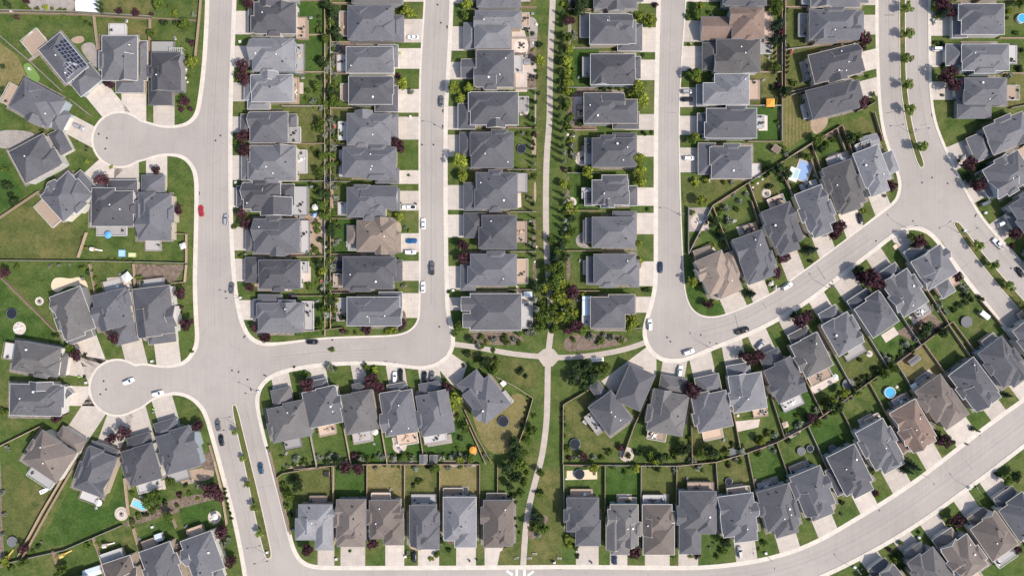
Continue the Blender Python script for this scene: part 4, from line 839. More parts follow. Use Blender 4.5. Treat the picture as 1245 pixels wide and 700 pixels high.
PL = '''b19,21,4 b31,1,4.6 d7,5,6 e28,10,4 e36,12,3.5 e44,10,3.5 v54,9,4.5 e63,11,3.5 e72,12,3.5 e78,13,3.5 e50,22,2.6 e58,22,2.6 e66,23,2.6 e77,20,4 e97,22,3 c120,3,2.2 c120,8,2.2 c121,13,2.2 b145,14,5 b165,16,5.5 r183,17,3.5 g193,5,7 d198,27,6 g184,40,6.3 k126,99,3.5 b135,103,6 k2,80,4 k2,110,5 k104,27,3 k109,30,3
b125,218,9 v135,203,3 b190,208,6.5 v105,196,3.5 e50,159,4 d8,226,7 d17,246,7 e5,205,5 k12,238,5 e100,290,3 e104,300,3 s96,308,2.5
b6,332,7.5 e20,325,5 e98,327,6 k107,330,5 e115,338,4 s72,322,3.5 s60,323,3 s85,322,3 e168,337,5 b140,412,8.5 k173,343,5 e132,316,3 e140,316,3 e150,316,3 e158,316,3 s100,338,3.5 e116,350,4 k66,408,4
b93,433,8.5 g85,424,6.3 b69,507,8.5 r79,501,4.5 b135,533,7.5 b150,525,9 k103,432,3.5 s8,545,5 e92,560,3 g5,500,6 k103,458,2.5
b30,666,6.5 s3,600,5 s4,625,4 s3,650,4.5 g28,684,7 y6,682,7 e12,690,5 g75,692,7 v115,661,4 e105,663,5 g190,603,9 g178,612,7 v162,592,4 e160,634,5 e168,629,5.5 k176,625,5 e184,621,5.5 e192,617,5 k200,612,5 e160,600,4 k45,664,4 e40,670,3 s50,658,3 v186,598,6
y233,75,8 g227,30,7.5 v212,16,5 r232,51,4.8 k214,27,5 b225,124,7.5 r220,132,4.6 r231,132,4.5 k228,50,4 w226,85,3 w225,95,3 e229,92,3.5 e206,8,4 s235,18,4 g217,30,6
b303,4,8 b296,82,9 b297,97,9 v290,95,6 k388,20,3 k388,26,3 k388,32,3 k388,38,3 d398,6,8 k396,46,6 e375,110,5 s381,122,5 e385,105,4 s392,132,5 e373,120,4 v382,130,3 e396,20,4 s397,60,4 k397,75,4 e397,90,4
b296,165,8.5 b297,183,9 e286,172,4 b217,256,7.5 b295,260,8 b300,272,8 e285,275,5 g393,190,7 e392,205,6 k388,145,3 k388,152,3 k388,159,3 k388,166,3 k388,173,3 c388,228,2 c387,237,2 c388,246,2 g395,262,7 s212,268,4 k378,222,4 e380,180,4 e394,235,5 s396,150,5 s396,165,5 s397,120,4
b220,358,8.5 r220,373,4 r219,380,3.5 b227,395,9.5 b305,350,6 s298,309,4 e293,311,4 b311,399,6.5 b323,411,6.5 y393,329,6.5 e376,348,6 e376,309,5 s392,350,5 k376,283,3 e380,300,3.5 k390,292,5 g390,396,6.3 k397,320,5 s398,342,6 v385,345,3 e388,310,4 k383,372,4 e393,375,5 f391,341,3 s374,306,5
b373,467,9.5 e373,455,5.5 b240,517,7.5 e233,427,3 s398,447,6.5 k358,446,2 w333,472,3 k327,500,4 k332,476,3 e325,545,3 e342,555,4 s350,566,4 e358,566,3.5 e366,565,3.5 k374,565,3.5 k382,563,3.5 e345,570,3
b255,594,9.5 b265,602,8.5 s240,590,6 b270,646,9.5 b280,681,8 b374,668,8.5 r217,602,5 e207,585,6 g205,628,7 s272,664,7 s277,654,5 k225,590,4 e230,600,4 e215,615,4 v240,606,3 k273,594,2.5 k274,600,2.5 k276,606,2.5 k277,612,2.5 k278,618,2.5 k280,624,2.5 k281,630,2.5 d362,590,8 g352,602,7 e349,616,6 k356,580,5 e345,590,5 k352,626,4
y495,13,8.5 e487,10,5 v502,17,5.5 y568,5,8 g566,18,6.5 r484,91,4.5 y489,100,8.5 s500,110,5 y552,107,9 y570,107,6.5 y560,120,6.8 d405,12,9 d410,41,8.5 s405,76,6 e404,60,5 e407,100,5 g405,122,6.5 s403,88,5 k410,28,5 e412,106,4 k408,52,4
b484,176,9 v472,178,4 y560,196,10.5 y563,215,8.5 y486,264,7 e408,168,6 s404,146,6.5 e413,158,5 s404,177,5 f407,153,4 e405,205,4 s407,240,5 e405,258,5 k413,275,4 s493,277,3 e497,213,2.5 k403,228,4
b563,298,8.5 b564,313,9.5 v498,280,3 b446,399,8 b488,395,7.5 v477,400,6 v471,403,5 r416,402,5 k415,385,5 s405,330,6 s403,350,5.5 e406,375,6 v410,366,4.5 e403,315,5 g560,397,8.5 e552,405,5 k573,412,6 s491,349,4.5 e403,392,5 e421,404,4 e432,404,3 v553,353,3 k546,355,3 e585,410,5 s600,412,5 e615,410,5 s625,414,5 v592,416,4
b450,463,10 b461,471,9 e445,446,6 v455,450,6 b543,471,8.5 y553,484,8.5 y549,495,7 k569,431,6 d590,439,8 k598,450,5 e580,438,5 e605,438,5 e600,425,4 r430,555,6 k440,553,5 s480,556,6 e490,553,5.5 s548,556,5 s556,556,6 s566,554,6 f577,548,6.5 s400,555,5 s410,556,5 e455,556,4 s470,555,4 s500,556,5 s512,554,5 s535,556,5 e590,556,5 g565,520,6.5 e558,508,6 k560,532,5 e557,546,4 e403,425,4 k407,448,4 s403,450,4 k563,444,3
b436,570,8.5 b420,568,7.5 b454,660,8.5 k502,590,4 e510,585,5 v524,680,4 e530,675,6 s533,662,6 d538,655,6.5 s495,672,4 s505,570,5.5 s545,568,5 s525,568,4 s570,566,5.5 e560,567,4 e425,670,2.5 k468,566,3 e478,566,3 e485,567,3 v497,677,3 k545,668,4
y655,73,7.5 k655,55,5.5 c653,93,2 c655,113,2 c652,124,2 k646,122,4 c648,131,2 c643,140,2 e652,86,4 v686,5,6 c684,15,2.3 c684,29,2.3 c683,41,2.3 c683,52,2.3 c682,63,2.3 c681,75,2.4 c681,87,2.4 c680,99,2.4 c680,110,2.4 c680,121,2.4 c680,131,2.4 c680,140,2.4 b692,25,7 y692,60,7 y690,75,7 y690,88,7 y691,100,6.5 y689,111,6.5 g690,125,7 r700,3,7 d706,10,9 k695,15,5 g690,45,6.5 y776,22,8 y790,25,9.5 r797,6,5 y774,105,9 y781,120,9.5 v770,115,6.5 k733,107,5 k742,106,4 e752,107,4 k694,115,5 k764,112,4 k783,67,3 d712,3,7
c649,146,2 c649,154,2 c648,172,2 c648,180,2 c648,190,2 q650,199,2 r650,164,4.5 e630,163,4 s636,162,4 e643,163,4 e630,206,4 e638,207,4.5 e646,206,4 k625,206,4 c683,149,2.4 c684,158,2.4 c684,168,2.4 c684,178,2.4 q686,186,2.6 q686,196,2.6 r685,205,4.5 y686,224,7.5 q687,237,2.3 q686,246,2.3 c684,258,2.4 q687,268,2.6 q687,278,2.6 k684,285,5 y715,210,8.5 y777,193,9 y779,208,10 y778,221,8.5 v700,256,6 v692,256,6 c646,240,1.6 c649,248,1.6 c646,256,1.6 c650,265,1.6 c648,275,1.6 e650,215,4.5 k705,206,4 e695,160,4 s697,163,4 k704,150,5 e692,145,5 e690,152,5 k783,162,4 e793,161,3 k788,254,3
c650,284,2 c650,293,2 c650,302,2 c650,311,2 g670,325,8.5 p676,312,9 g680,330,9.5 g672,344,9.5 y683,345,8.5 y677,360,10 g671,375,9 y685,364,8.5 g667,388,8 y680,386,8 b697,355,9 b691,359,6.5 p682,300,8 c684,292,2.6 d686,312,7 v688,287,5 d654,348,8.5 q650,364,4 q652,376,4 g656,385,8 s646,395,7 g657,398,8.5 s645,406,8 e632,405,6 g660,372,7 v700,380,7 w688,384,5 b700,396,8.5 b691,401,7 y770,390,10 y764,397,8 v709,358,6 v778,316,6 v776,297,5 k785,352,4.5 e790,352,4 g708,402,7 s720,410,7 e730,415,6.5 s744,412,6 e756,414,6 s735,408,5 e697,412,5 g690,372,7 g694,390,6.5 y663,350,7 s684,375,5 g674,400,7
d703,449,9 d713,446,10 d696,461,8.5 d720,459,10 g727,451,8.5 g737,447,8.5 d711,470,7.5 s702,458,7 g600,447,8.5 k632,452,6 k639,458,4 k643,482,2.5 k642,488,2.5 k640,495,2.5 k638,502,2.5 k636,509,2.5 k634,516,2.5 g645,522,8.5 e641,536,6 d625,539,8.5 d629,550,7.5 g636,549,7.5 k684,499,4 k684,508,4 k685,517,4 e686,530,5 e690,545,5 r692,557,5 b709,554,6.5 s722,556,5 e741,549,6 r754,545,6 g790,553,6.5 e764,555,5 s700,556,4 e733,556,5 e650,505,4
d617,569,9.5 d626,580,8.5 g633,565,9.5 e641,574,5 g657,573,6.5 e656,600,6 d655,629,8.5 g650,638,8.5 g661,640,7.5 s648,630,6.5 k624,602,5 e634,600,5 v689,655,6 v692,662,5 k700,666,5 k702,676,4 b771,669,9.5 d773,657,7 k768,676,5 e628,610,3 k628,640,2.5 k627,630,2.5 e632,648,3 d620,590,7 r612,662,4 s656,650,5 g636,585,6.5
y852,7,7 g848,17,6.5 e837,20,5 e862,15,4 g945,4,7.5 e955,12,5 p948,28,10 b949,38,6.5 p944,46,8.5 p953,46,7 c941,58,1.6 c942,64,1.6 c942,70,1.6 c943,76,1.6 c943,82,1.6 c943,88,1.6 c958,58,1.6 c958,64,1.6 c958,70,1.6 c958,76,1.6 c957,82,1.6 c957,88,1.6 g844,89,8.5 y848,96,7 k838,88,5 r946,103,5 d955,112,7.5 k940,106,5 e965,100,5.5 e838,54,2.5 k846,54,2.5 e933,62,3 f962,63,4 v960,55,3
y845,165,7 g840,170,6.3 v845,220,6.5 v858,219,5 y853,244,8.5 e880,221,4 s889,221,4 d944,206,9 k931,207,6 d957,210,7 s957,187,5 k955,218,6 e962,226,5 e875,257,6 s882,251,6 v842,258,4.5 d868,269,8 s885,268,6.5 w893,268,4 s900,243,5 s908,236,5 k936,226,5 g982,190,6.5 g995,170,7 d999,181,7 k987,178,4 e860,165,4 k866,268,5 w862,219,3 s915,232,4 e952,180,5 e896,254,5
p880,287,8 v865,299,5.5 y842,343,7.5 b861,370,6.5 v868,366,4 p915,357,7.5 b953,313,9 b943,333,8.5 s948,300,4 p988,303,9.5 b973,391,11 b981,383,8 k967,384,6 k986,317,3.5 e875,280,5 w938,345,5 w943,350,4 s883,302,5 k845,330,4 k850,345,4 e842,310,4 r880,280,4
b840,474,11 k836,464,6 b910,435,10 b922,431,8 b902,431,6 d832,546,9 d865,550,9.5 e838,533,5 s902,547,7 k925,535,6 r941,528,4.5 b988,507,7.5 s942,529,6 s957,529,5 d802,556,8 e850,552,6 e812,556,6 e920,548,4 k890,540,4 s935,541,5 e955,520,4 e970,505,4 v910,445,3 k826,550,5
d883,659,8 e880,670,6 r848,675,5 e820,665,4 e819,676,3.5 e929,660,5 v924,668,3 k838,563,5 s850,566,6 k865,563,5 s987,632,4 r886,567,4 e805,566,4 e745,567,4 e760,566,3 k787,567,4 v840,676,3 e872,676,4
m286,524,4.6 m295,557,4.2 m300,588,4.8 m309,616,5.6 m315,648,5.4 m1103,9.5,7.6 m1103,41,7.6 m1103,71,7.6 m1104,102,7.6 m1106,133,7.8 m1120.5,178.5,8.6 m1190,299,7.5 m1208,322,7.2 m1229,348,7.5 m1249,374,7.5 b1052,45,10.5 b1046,57,8 b1050,123,9.5 k1060,122,5 b1145,4,10 b1156,14,8 b1152,93,11 b1158,104,9 v1138,10,5 e1140,20,5 w1137,26,4 k1147,53,4.5 e1139,52,4 k1034,55,5 p1150,14,7 e1062,115,4 k1147,80,5 s1147,115,3 e1040,93,4 e1055,93,3
b1081,226,8 d1033,169,8.5 r1070,165,5 b1178,200,9.5 p1191,214,10 b1188,226,8.5 k1196,203,7 b1020,275,9.5 v1052,256,4 e1014,170,5 s1076,239,3 k1180,216,5 e1166,195,3 e1005,175,5 g1042,165,6.5 e1020,160,4 w1172,192,4
b1119,294,9.5 g1107,288,7 b1057,338,13 b1046,336,9 b1066,343,9 d1043,328,6.5 b1015,286,8.5 b1166,336,7 s1172,351,8 k1176,361,6 d1128,398,9 k1124,405,6 s1117,411,6.5 s1102,416,6 k1160,376,5 k1167,372,5 k1174,368,5 k1182,365,4 k1191,362,4 e1085,345,3 s1131,374,7 s1142,372,6 s1150,380,5 v1116,398,3 e1148,408,4 k1195,363,4 d1112,300,6.3
k1048,470,5 k1055,465,5 k1062,460,5 s1080,437,6.5 e1071,450,6 k1040,476,5 v1044,479,5 d1020,494,7.5 d1008,492,8.5 k1028,482,5 b1145,536,9 k1140,528,6 k1153,533,5 k1183,520,4.5 k1160,538,3.5 e1066,456,4 k1050,458,4 k1044,463,4 r1003,506,5 e1015,502,4 e1028,430,4 k1046,438,4 s1075,434,5 p1228,481,5
p1111,567,10.5 p1105,573,7 r1066,599,5 v1067,603,4 e1062,572,6 b1165,633,9.5 k1158,641,5 v1155,637,4 e1090,680,6 k1096,690,5 r1082,668,4 k1025,611,4 s1024,625,3 k1092,672,5 e1052,585,4 e1095,660,4 k1117,647,3
g1240,4,7 v1228,14,5 e1225,22,4 s1228,91,6 k1240,84,5.5 e1230,72,4 e1236,40,4 g1226,584,7 d1236,579,7.5 e1216,577,5 k1225,594,5 b1236,285,9 r1232,300,5 k1243,60,4 e1238,110,4 s1222,140,4 k1213,575,4 b1238,668,6'''
for tok in PL.split():
    v = tok[1:].split(','); plant(tok[0], float(v[0]), float(v[1]), float(v[2]))
# planted strips along the back fences, seats of shrubs and small trees
for h, s0, e0, e1, s1 in YARDS:
    if h.rng.random() < .55:
        d = h.rng.uniform(2.5, 4.5); a = h.u*d; w_ = h.rng.choice(['mulch', 'mulch', 'gravel', 'dirt'])
        t0, t1 = h.rng.uniform(0, .3), h.rng.uniform(.7, 1); A, B_ = e0*(1-t0)+e1*t0, e0*(1-t1)+e1*t1; md = (A+B_)/2
        patch('garden_bed', chaikin([tuple(A), tuple(B_), tuple(B_+a), tuple(md+a*h.rng.uniform(.6, 1.6)), tuple(A+a)], 2), w_)
    if h.rng.random() < .35:
        m0 = np.array([h.cx, h.cy])-h.u*(h.L/2+8); vn = np.array([-h.u[1], h.u[0]])*h.W*h.rng.uniform(.2, .4)
        patch('patio', [tuple(m0-vn+h.u*6), tuple(m0+vn+h.u*6), tuple(m0+vn-h.u*5), tuple(m0-vn-h.u*5)], h.rng.choice(['patio_concrete', 'patio_concrete', 'gravel']))
    if h.row in 'ABEHIKL' and h.rng.random() < .75:
        for _ in range(h.rng.randrange(1, 3)):
            t = h.rng.uniform(.12, .88); p = e0*(1-t)+e1*t+h.u*h.rng.uniform(3, 9)
            if -10 < p[0] < 1255 and -10 < p[1] < 710: plant(h.rng.choice('ggyd'), p[0], p[1], h.rng.uniform(6.2, 7.4)) if h.rng.random() < .45 else plant(h.rng.choice('eksk'), p[0], p[1], h.rng.uniform(3.5, 5.5))
# loose hedges: the green belt, the gap between the first two rows, and the long back fences
r5 = random.Random(31)
def scatter(line, step, side, kinds, r0, r1):
    for a, b in zip(line, line[1:]):
        a = np.array(a, float); b = np.array(b, float); L = np.linalg.norm(b-a); n = max(1, int(L/step)); nv = np.array([-(b-a)[1], (b-a)[0]])/L
        for i in range(n):
            p = a+(b-a)*(i+r5.random())/n+nv*r5.uniform(-side, side)
            if -8 < p[0] < 1252 and -8 < p[1] < 708: plant(r5.choice(kinds), p[0], p[1], r5.uniform(r0, r1))
scatter([(695,5),(694,160),(693,300)], 12, 5, 'geykesg', 4.5, 7)
scatter([(678,280),(680,330),(678,400)], 13, 12, 'gygg', 6.3, 8)
scatter([(400,5),(401,200),(400,395)], 8, 5, 'gdsekeg', 4.5, 7.5)
scatter([(387,20),(387,395)], 19, 4, 'ekeg', 3.5, 6.5)
scatter([(411,20),(411,390)], 21, 4, 'ekes', 3, 5.5)
scatter([(352,560),(430,557),(590,557)], 15, 4, 'ekssg', 3.5, 6)
scatter([(760,556),(860,555),(960,524),(1043,466),(1112,418),(1150,389)], 16, 5, 'ekkgsd', 3.5, 6.8)
scatter([(760,571),(860,568),(960,538),(1043,478)], 24, 4, 'ekss', 3, 5)
scatter([(640,415),(600,418),(570,416)], 11, 5, 'segk', 4, 6)
scatter([(648,150),(646,300)], 17, 5, 'ekse', 2.5, 4.5)
# smaller shrubs along the back of the yards
nf = 0
for h, s0, e0, e1, s1 in YARDS:
    if nf > 120: break
    for _ in range(h.rng.randrange(1, 4)):
        t = h.rng.uniform(.08, .92); p = e0*(1-t)+e1*t+h.u*h.rng.uniform(2, 5)
        if -10 < p[0] < 1255 and -10 < p[1] < 710:
            plant(h.rng.choice('esskkev'), p[0], p[1], h.rng.uniform(2.0, 3.8)); nf += 1
# ------------------------------------------------------------------ vehicles
def ring(x, w, zb, zs, zt, wt):
    return [(x, -w*.86, zb), (x, w*.86, zb), (x, w, zb+.22), (x, w, zs), (x, wt, zt), (x, wt*.5, zt+.03), (x, -wt*.5, zt+.03), (x, -wt, zt), (x, -w, zs), (x, -w, zb+.22)]
def car_meshes(kind):
    up = dict(sedan=0, suv=.14, pickup=.2, van=.2)[kind]; Lh = dict(sedan=2.3, suv=2.35, pickup=2.85, van=2.5)[kind]; W = .93 if kind != 'pickup' else .99
    b = MB(); T = .9+up
    xs = [(-Lh, .78, .38, .62, T-.22, .66), (-Lh+.12, .9, .3, .72, T-.06, .76), (-Lh+.6, .98, .25, .78, T, .82), (-.6, 1, .24, .8, T+.02, .85), (Lh-1.5, 1, .24, .78, T, .84), (Lh-.75, .98, .25, .74, T-.09, .8), (Lh-.2, .9, .28, .64, T-.2, .7), (Lh, .74, .36, .56, T-.32, .58)]
    b.loft([ring(x, w*W, zb, zs+up*.6, zt, wt*W) for x, w, zb, zs, zt, wt in xs], 'BODY')
    x0, x1, r0, r1, zt = dict(sedan=(-1.75, 1.0, -1.05, .28, 1.42), suv=(-2.15, 1.05, -1.95, .35, 1.68), pickup=(-.75, 1.25, -.6, .62, 1.85), van=(-2.3, 1.5, -2.15, .75, 1.9))[kind]
    g = MB()
    def q(x, w, z): return [(x, -w, z), (x, w, z)]
    base = q(x0, .79*W, T-.01)+q(x1, .79*W, T-.05)[::-1]; top = q(r0, .63*W, zt-.04)+q(r1, .63*W, zt-.04)[::-1]
    g.loft([base, top], 'glass')
    r = MB(); ro = [(r0-.04, -.64*W), (r0-.1, 0), (r0-.04, .64*W), (r1+.02, .64*W), (r1+.1, 0), (r1+.02, -.64*W)]
    r.loft([[(x, y, zt-.045) for x, y in ro], [(x*.97, y*.93, zt+.02) for x, y in ro]], 'BODY')
    # painted pillars
    for x, xr in ((x0, r0), (x1, r1)):
        for s in (-1, 1): r.tube((x, s*.79*W, T-.02), (xr, s*.635*W, zt-.02), .05, .045, 'BODY', 5)
    wl = MB(); wl.tube((0, -.12, 0), (0, .12, 0), .34+up*.2, .34+up*.2, 'tyre', 14)
    rm = MB(); rm.tube((0, -.13, 0), (0, .13, 0), .21, .21, 'rim', 10)
    hl = MB(); hl.box((0, 0, 0), (.22, .36, .13), 'lamp_lens'); tl = MB(); tl.box((0, 0, 0), (.12, .3, .18), 'tail_lens')
    mi = MB(); mi.box((0, 0, 0), (.16, .22, .14), 'BODY')
    bed = None
    if kind == 'pickup':
        bed = MB(); bed.box((-1.8, 0, T+.06), (1.75, 1.36, .05), 'BEDC')
        for s in (-1, 1): bed.box((-1.8, s*.77, T+.12), (2.0, .14, .2), 'BODY')
        bed.box((-2.74, 0, T+.1), (.1, 1.6, .16), 'BODY')
    return dict(body=b, glazing=g, roof=r, wheel=wl, rim=rm, headlight=hl, tail_light=tl, mirror=mi, bed=bed, Lh=Lh, W=W, up=up, T=T)
_cc = {}
def cm(kind, color, bedc):
    key = (kind, color, bedc)
    if key not in _cc:
        MATS['BODY'] = MATS['paint_'+color]; MATS['BEDC'] = MATS[bedc]
        d = car_meshes(kind)
        for k in list(d):
            if isinstance(d[k], MB): d[k] = d[k].mesh(k, k in ('body',), k == 'body')
        _cc[key] = d
    return _cc[key]
def vehicle(kind, color, x, y, deg, label, bedc='plastic_black', name=None):
    """deg: photo heading of the front, 0 = towards the photo's right side, counter clockwise"""
    d = cm(kind, color, bedc); b = P(x, y, .7)
    inside = any(inpoly(x, y, p) for p in BLP.values()); z = .13 if inside else ROADZ
    root = empty(name or {'sedan': 'parked_car', 'suv': 'parked_car', 'pickup': 'pickup_truck', 'van': 'parked_van'}[kind], (b[0], b[1], z), math.radians(deg))
    link('body', d['body'], root); link('glazing', d['glazing'], root); link('roof', d['roof'], root)
    Lh, W, up, T = d['Lh'], d['W'], d['up'], d['T']; wr = .34+up*.2
    for sx in (-1, 1):
        for sy in (-1, 1):
            w = link('wheel', d['wheel'], root, (sx*Lh*.61, sy*(W-.1), wr)); link('rim', d['rim'], w)
    for s in (-1, 1):
        link('headlight', d['headlight'], root, (Lh-.16, s*W*.62, T-.33)); link('tail_light', d['tail_light'], root, (-Lh+.06, s*W*.66, T-.25)); link('mirror', d['mirror'], root, ({'pickup': 1.05, 'van': 1.2}.get(kind, .75), s*(W+.08), T+.06))
    if d['bed'] is not None: link('bed', d['bed'], root)
    tag(root, {'pickup': 'pickup', 'van': 'van'}.get(kind, 'car'), label, 'vehicles', (x, y), 10); return root
V = [('sedan','red',244.5,256.5,96,'bright red car parked at the kerb below the upper cul-de-sac mouth'), ('suv','silver',274.8,267,90,'silver-grey car with pale roof at the kerb opposite the red car'), ('sedan','grey',281.6,350,88,'dark car parked beside a lamp on the cul-de-sac street'), ('suv','black',380,415.6,0,'black car parked sideways under the first block of straight rows'),
 ('sedan','grey',265,517,98,'upper of two dark cars parked nose to tail near the boulevard median'), ('sedan','black',269,535,98,'lower of two dark cars parked nose to tail near the boulevard median'), ('sedan','steel',317,569,98,'steel-blue car driving beside the planted boulevard median'), ('suv','white',156.5,463.5,25,'white car standing in the middle of the lower cul-de-sac circle'), ('suv','white',192,478,14,'white car by the kerb at the lower cul-de-sac mouth'),
 ('suv','silver',96.2,154.5,-25,'pale car on the driveway beside the upper cul-de-sac circle'), ('sedan','white',502,45.6,180,'white car on the driveway near the top of the blue car row'), ('sedan','grey',536.3,123,90,'grey car parked along the kerb of the chevron row'), ('pickup','white',497,252,180,'white pickup with dark open bed on a driveway'), ('sedan','white',514.6,272,90,'white car at the kerb beside a vivid green lawn'),
 ('sedan','blue',500.5,293,180,'bright blue car on the tan-roofed house driveway'), ('suv','white',499,306.5,0,'white car on the driveway just below the bright blue car'), ('pickup','grey',525.3,326,90,'dark vehicle with a white tail driving down the street by the blue car row'), ('sedan','white',514.3,349,90,'white car at the kerb below the dark pickup in the street'),
 ('suv','white',480,458.5,90,'white car on a driveway beside a black car, slanted row'), ('suv','black',487.2,455,92,'black car beside a white car on a slanted-row driveway'), ('sedan','black',516,458,88,'black car, one of a dark pair parked together on the slanted row'), ('sedan','grey',525,457.5,86,'grey car, the lighter of a dark pair on the slanted row'), ('sedan','black',503.4,676,90,'black car on the narrow driveway along the bottom row'),
 ('suv','white',790,394.5,92,'white car at the kerb where the bend road begins'), ('suv','white',837.3,427.6,18,'white car parked in the bend road beside the kerb'), ('suv','white',826.5,451,80,'white car on the driveway under the bend kerb'), ('pickup','black',902.5,402,18,'black pickup at the kerb of the bend road'), ('sedan','navy',803,325,90,'dark navy car in the street left of the white awning row'.replace(' left of', ' beside')),
 ('suv','white',957,348,32,'white car at the inner kerb of the bend road'), ('suv','silver',836,111.5,0,'grey car, upper of the two on a driveway beside a yellow-green tree'), ('suv','black',835,121,180,'black car, lower of the two on a driveway beside a yellow-green tree'), ('suv','white',838,192.5,0,'white car with dark bonnet on the lowest driveway of the gazebo row'), ('sedan','black',1046,265.5,105,'black car on a driveway by the bend road and boulevard junction'),
 ('van','white',1141,60,0,'white van on a driveway behind the boulevard trees'), ('suv','grey',1197.6,247,24,'dark grey car on a driveway off the eastern boulevard lane'), ('suv','white',1218.8,271,25,'white car on the driveway just below the dark grey one'), ('pickup','white',1213.5,296.5,135,'white pickup with pale empty bed at the boulevard kerb'), ('sedan','black',1240.5,331,125,'black car at the boulevard kerb behind the white pickup'),
 ('suv','silver',899.4,670.5,97,'silver-white car on a driveway along the lower diagonal road'), ('sedan','navy',747.5,679,90,'dark car half under the eaves, driveway near the footpath gate'), ('suv','silver',925,419,50,'pale car in the shaded driveway between two burgundy trees'), ('sedan','white',940,424,40,'white car close to the wall on a shaded bend driveway')]
for v in V[:-1]:
    vehicle(*v[:6], bedc='gravel' if 'pale empty' in v[5] else 'plastic_black')

# ------------------------------------------------------------------ street lamps, covers, boxes
def lamp(x, y, arms, label):
    b = P(x, y, 0); root = empty('street_lamp', (b[0], b[1], .11))
    mb = MB(); mb.tube((0,0,0), (0,0,.6), .16, .14, 'metal_grey', 8); mb.tube((0,0,.6), (0,0,7.3), .1, .06, 'metal_grey', 8); mb.obj('pole', root)
    for dx, dy in arms:
        n = math.hypot(dx, dy); d = np.array([dx, -dy])/n; am = MB(); pr = (0, 0, 7.2)
        for i in range(1, 6):
            t = i/5; q = (d[0]*2.3*t, d[1]*2.3*t, 7.2+.5*math.sin(t*1.4)); am.tube(pr, q, .05, .045, 'metal_grey', 6); pr = q
        a = am.obj('arm', root); hd = MB(); hd.box((d[0]*2.6, d[1]*2.6, 7.66), (.85, .38, .16), 'metal_dark', d); hd.box((d[0]*2.65, d[1]*2.65, 7.565), (.5, .28, .03), 'lamp_lens', d); hd.obj('lamp_head', a)
    tag(root, 'street lamp', label, 'street lamps', (x, y), 5)
LAMPS = [(827,262,[(-1,0)],'single-arm lamp by the big square lawn opposite the footpath side'), (1036,689,[(-.6,-.8)],'single-arm lamp at the lower edge of the diagonal road, above the corner row'), (1107.5,162,[(-1,.1),(1,-.1)],'twin-arm lamp on the boulevard median above its last round tree'), (292,362,[(-1,0)],'single-arm lamp beside the dark car on the cul-de-sac street'),
 (538.5,157,[(-1,0)],'single-arm lamp at the kerb of the chevron row'), (1177,592,[(-.6,-.8)],'single-arm lamp along the diagonal road, far upper end of its lower side'), (1117,575,[(.55,.83)],'single-arm lamp beside the spiky spruce on the diagonal road'), (314.5,477,[(-1,-.4)],'single-arm lamp on the grassy corner across from the median tip'), (289,517,[(-1,.1),(1,-.1)],'twin-arm lamp on the lower median near its upper tip'),
 (325.5,674,[(-1,.2),(1,-.2)],'twin-arm lamp at the lower tip of the median'), (860,421,[(-.5,-.9)],'single-arm lamp where the bend road swings up from the footpath'), (1005,349,[(-.5,-.85)],'single-arm lamp at the outer kerb, middle of the bend road'), (931,674,[(.25,1)],'single-arm lamp by the driveway on the lower diagonal road'), (1101,277,[(-.6,-.8)],'single-arm lamp on the corner tip of the bend and the boulevard'), (1166,283,[(.85,-.5),(-.85,.5)],'twin-arm lamp on the eastern median near its tip')]
for a in LAMPS: lamp(*a)
mh = MB(); mh.disc((0, 0), .4, 0, .02, 'iron', 14); mh.disc((0, 0), .3, .02, .028, 'metal_dark', 12); MHM = mh.mesh('manhole_cover')
for i, (x, y) in enumerate([(120,163),(130,168),(128,181),(126,463),(129,473),(122,479),(282,450),(290,452),(301,461),(527,176),(513,176),(268,165),(274,354.5),(532,6),(536,28),(534,397),(852,407),(811,410),(1065,329),(1069,620),(815,415),(404,413),(1121,222),(1133,216),(1065,293),(1152,223),(1229,326),(690,690),(262,171)]):
    inside = any(inpoly(x, y, p) for p in BLP.values())
    if inside: continue
    b = P(x, y); o = link('manhole_cover', MHM, None, (b[0], b[1], ROADZ+.002)); tag(o, 'manhole cover', 'round iron road cover '+rel(x, y), 'manhole covers', (x, y), 1)
sdm = MB(); sdm.box((0, 0, .01), (.55, 1.4, .02), 'iron'); [sdm.box((0, -.55+.22*i, .024), (.45, .06, .012), 'metal_dark') for i in range(6)]; SDM = sdm.mesh('storm_drain')
for x, y, a in [(469,439.6,90),(480,441,84),(486,442.3,80),(538.4,135,0),(538.2,154,0),(513.2,30,0),(543.5,33,0),(322,456,60),(305,473,20),(802,46,0),(798.5,172,0),(872,418,60),(1133,140,12),(1186,262,-30),(1114,274.8,90),(1190,528,50),(242,235,0),(297,409,-40)]:
    b = P(x, y); o = link('storm_drain', SDM, None, (b[0], b[1], ROADZ+.002), math.radians(a)); tag(o, 'drain', 'slotted iron drain at the kerb '+rel(x, y), 'storm drains', (x, y), 1)
ub = MB(); ub.box((0, 0, .42), (.95, .8, .84), 'white_plastic'); ub.box((0, 0, .87), (1.05, .9, .06), 'white_trim'); ub.box((.48, 0, .45), (.02, .6, .6), 'grey_trim'); UBM = ub.mesh('utility_box')
for x, y in [(292,51),(499,142),(287,222),(988,256),(409,679),(493,676),(551,353),(931,672),(1039,689),(1117,653),(1198,259),(314.5,476),(1179,593),(185,439),(105,465),(14,14),(36,84),(674,683),(325,671),(1173,281),(185.5,640),(292.5,362)]:
    b = P(x, y, .5); o = link('utility_box', UBM, None, (b[0], b[1], .1), .2); tag(o, 'utility box', 'small white utility box '+rel(x, y), 'utility boxes', (x, y), 1)

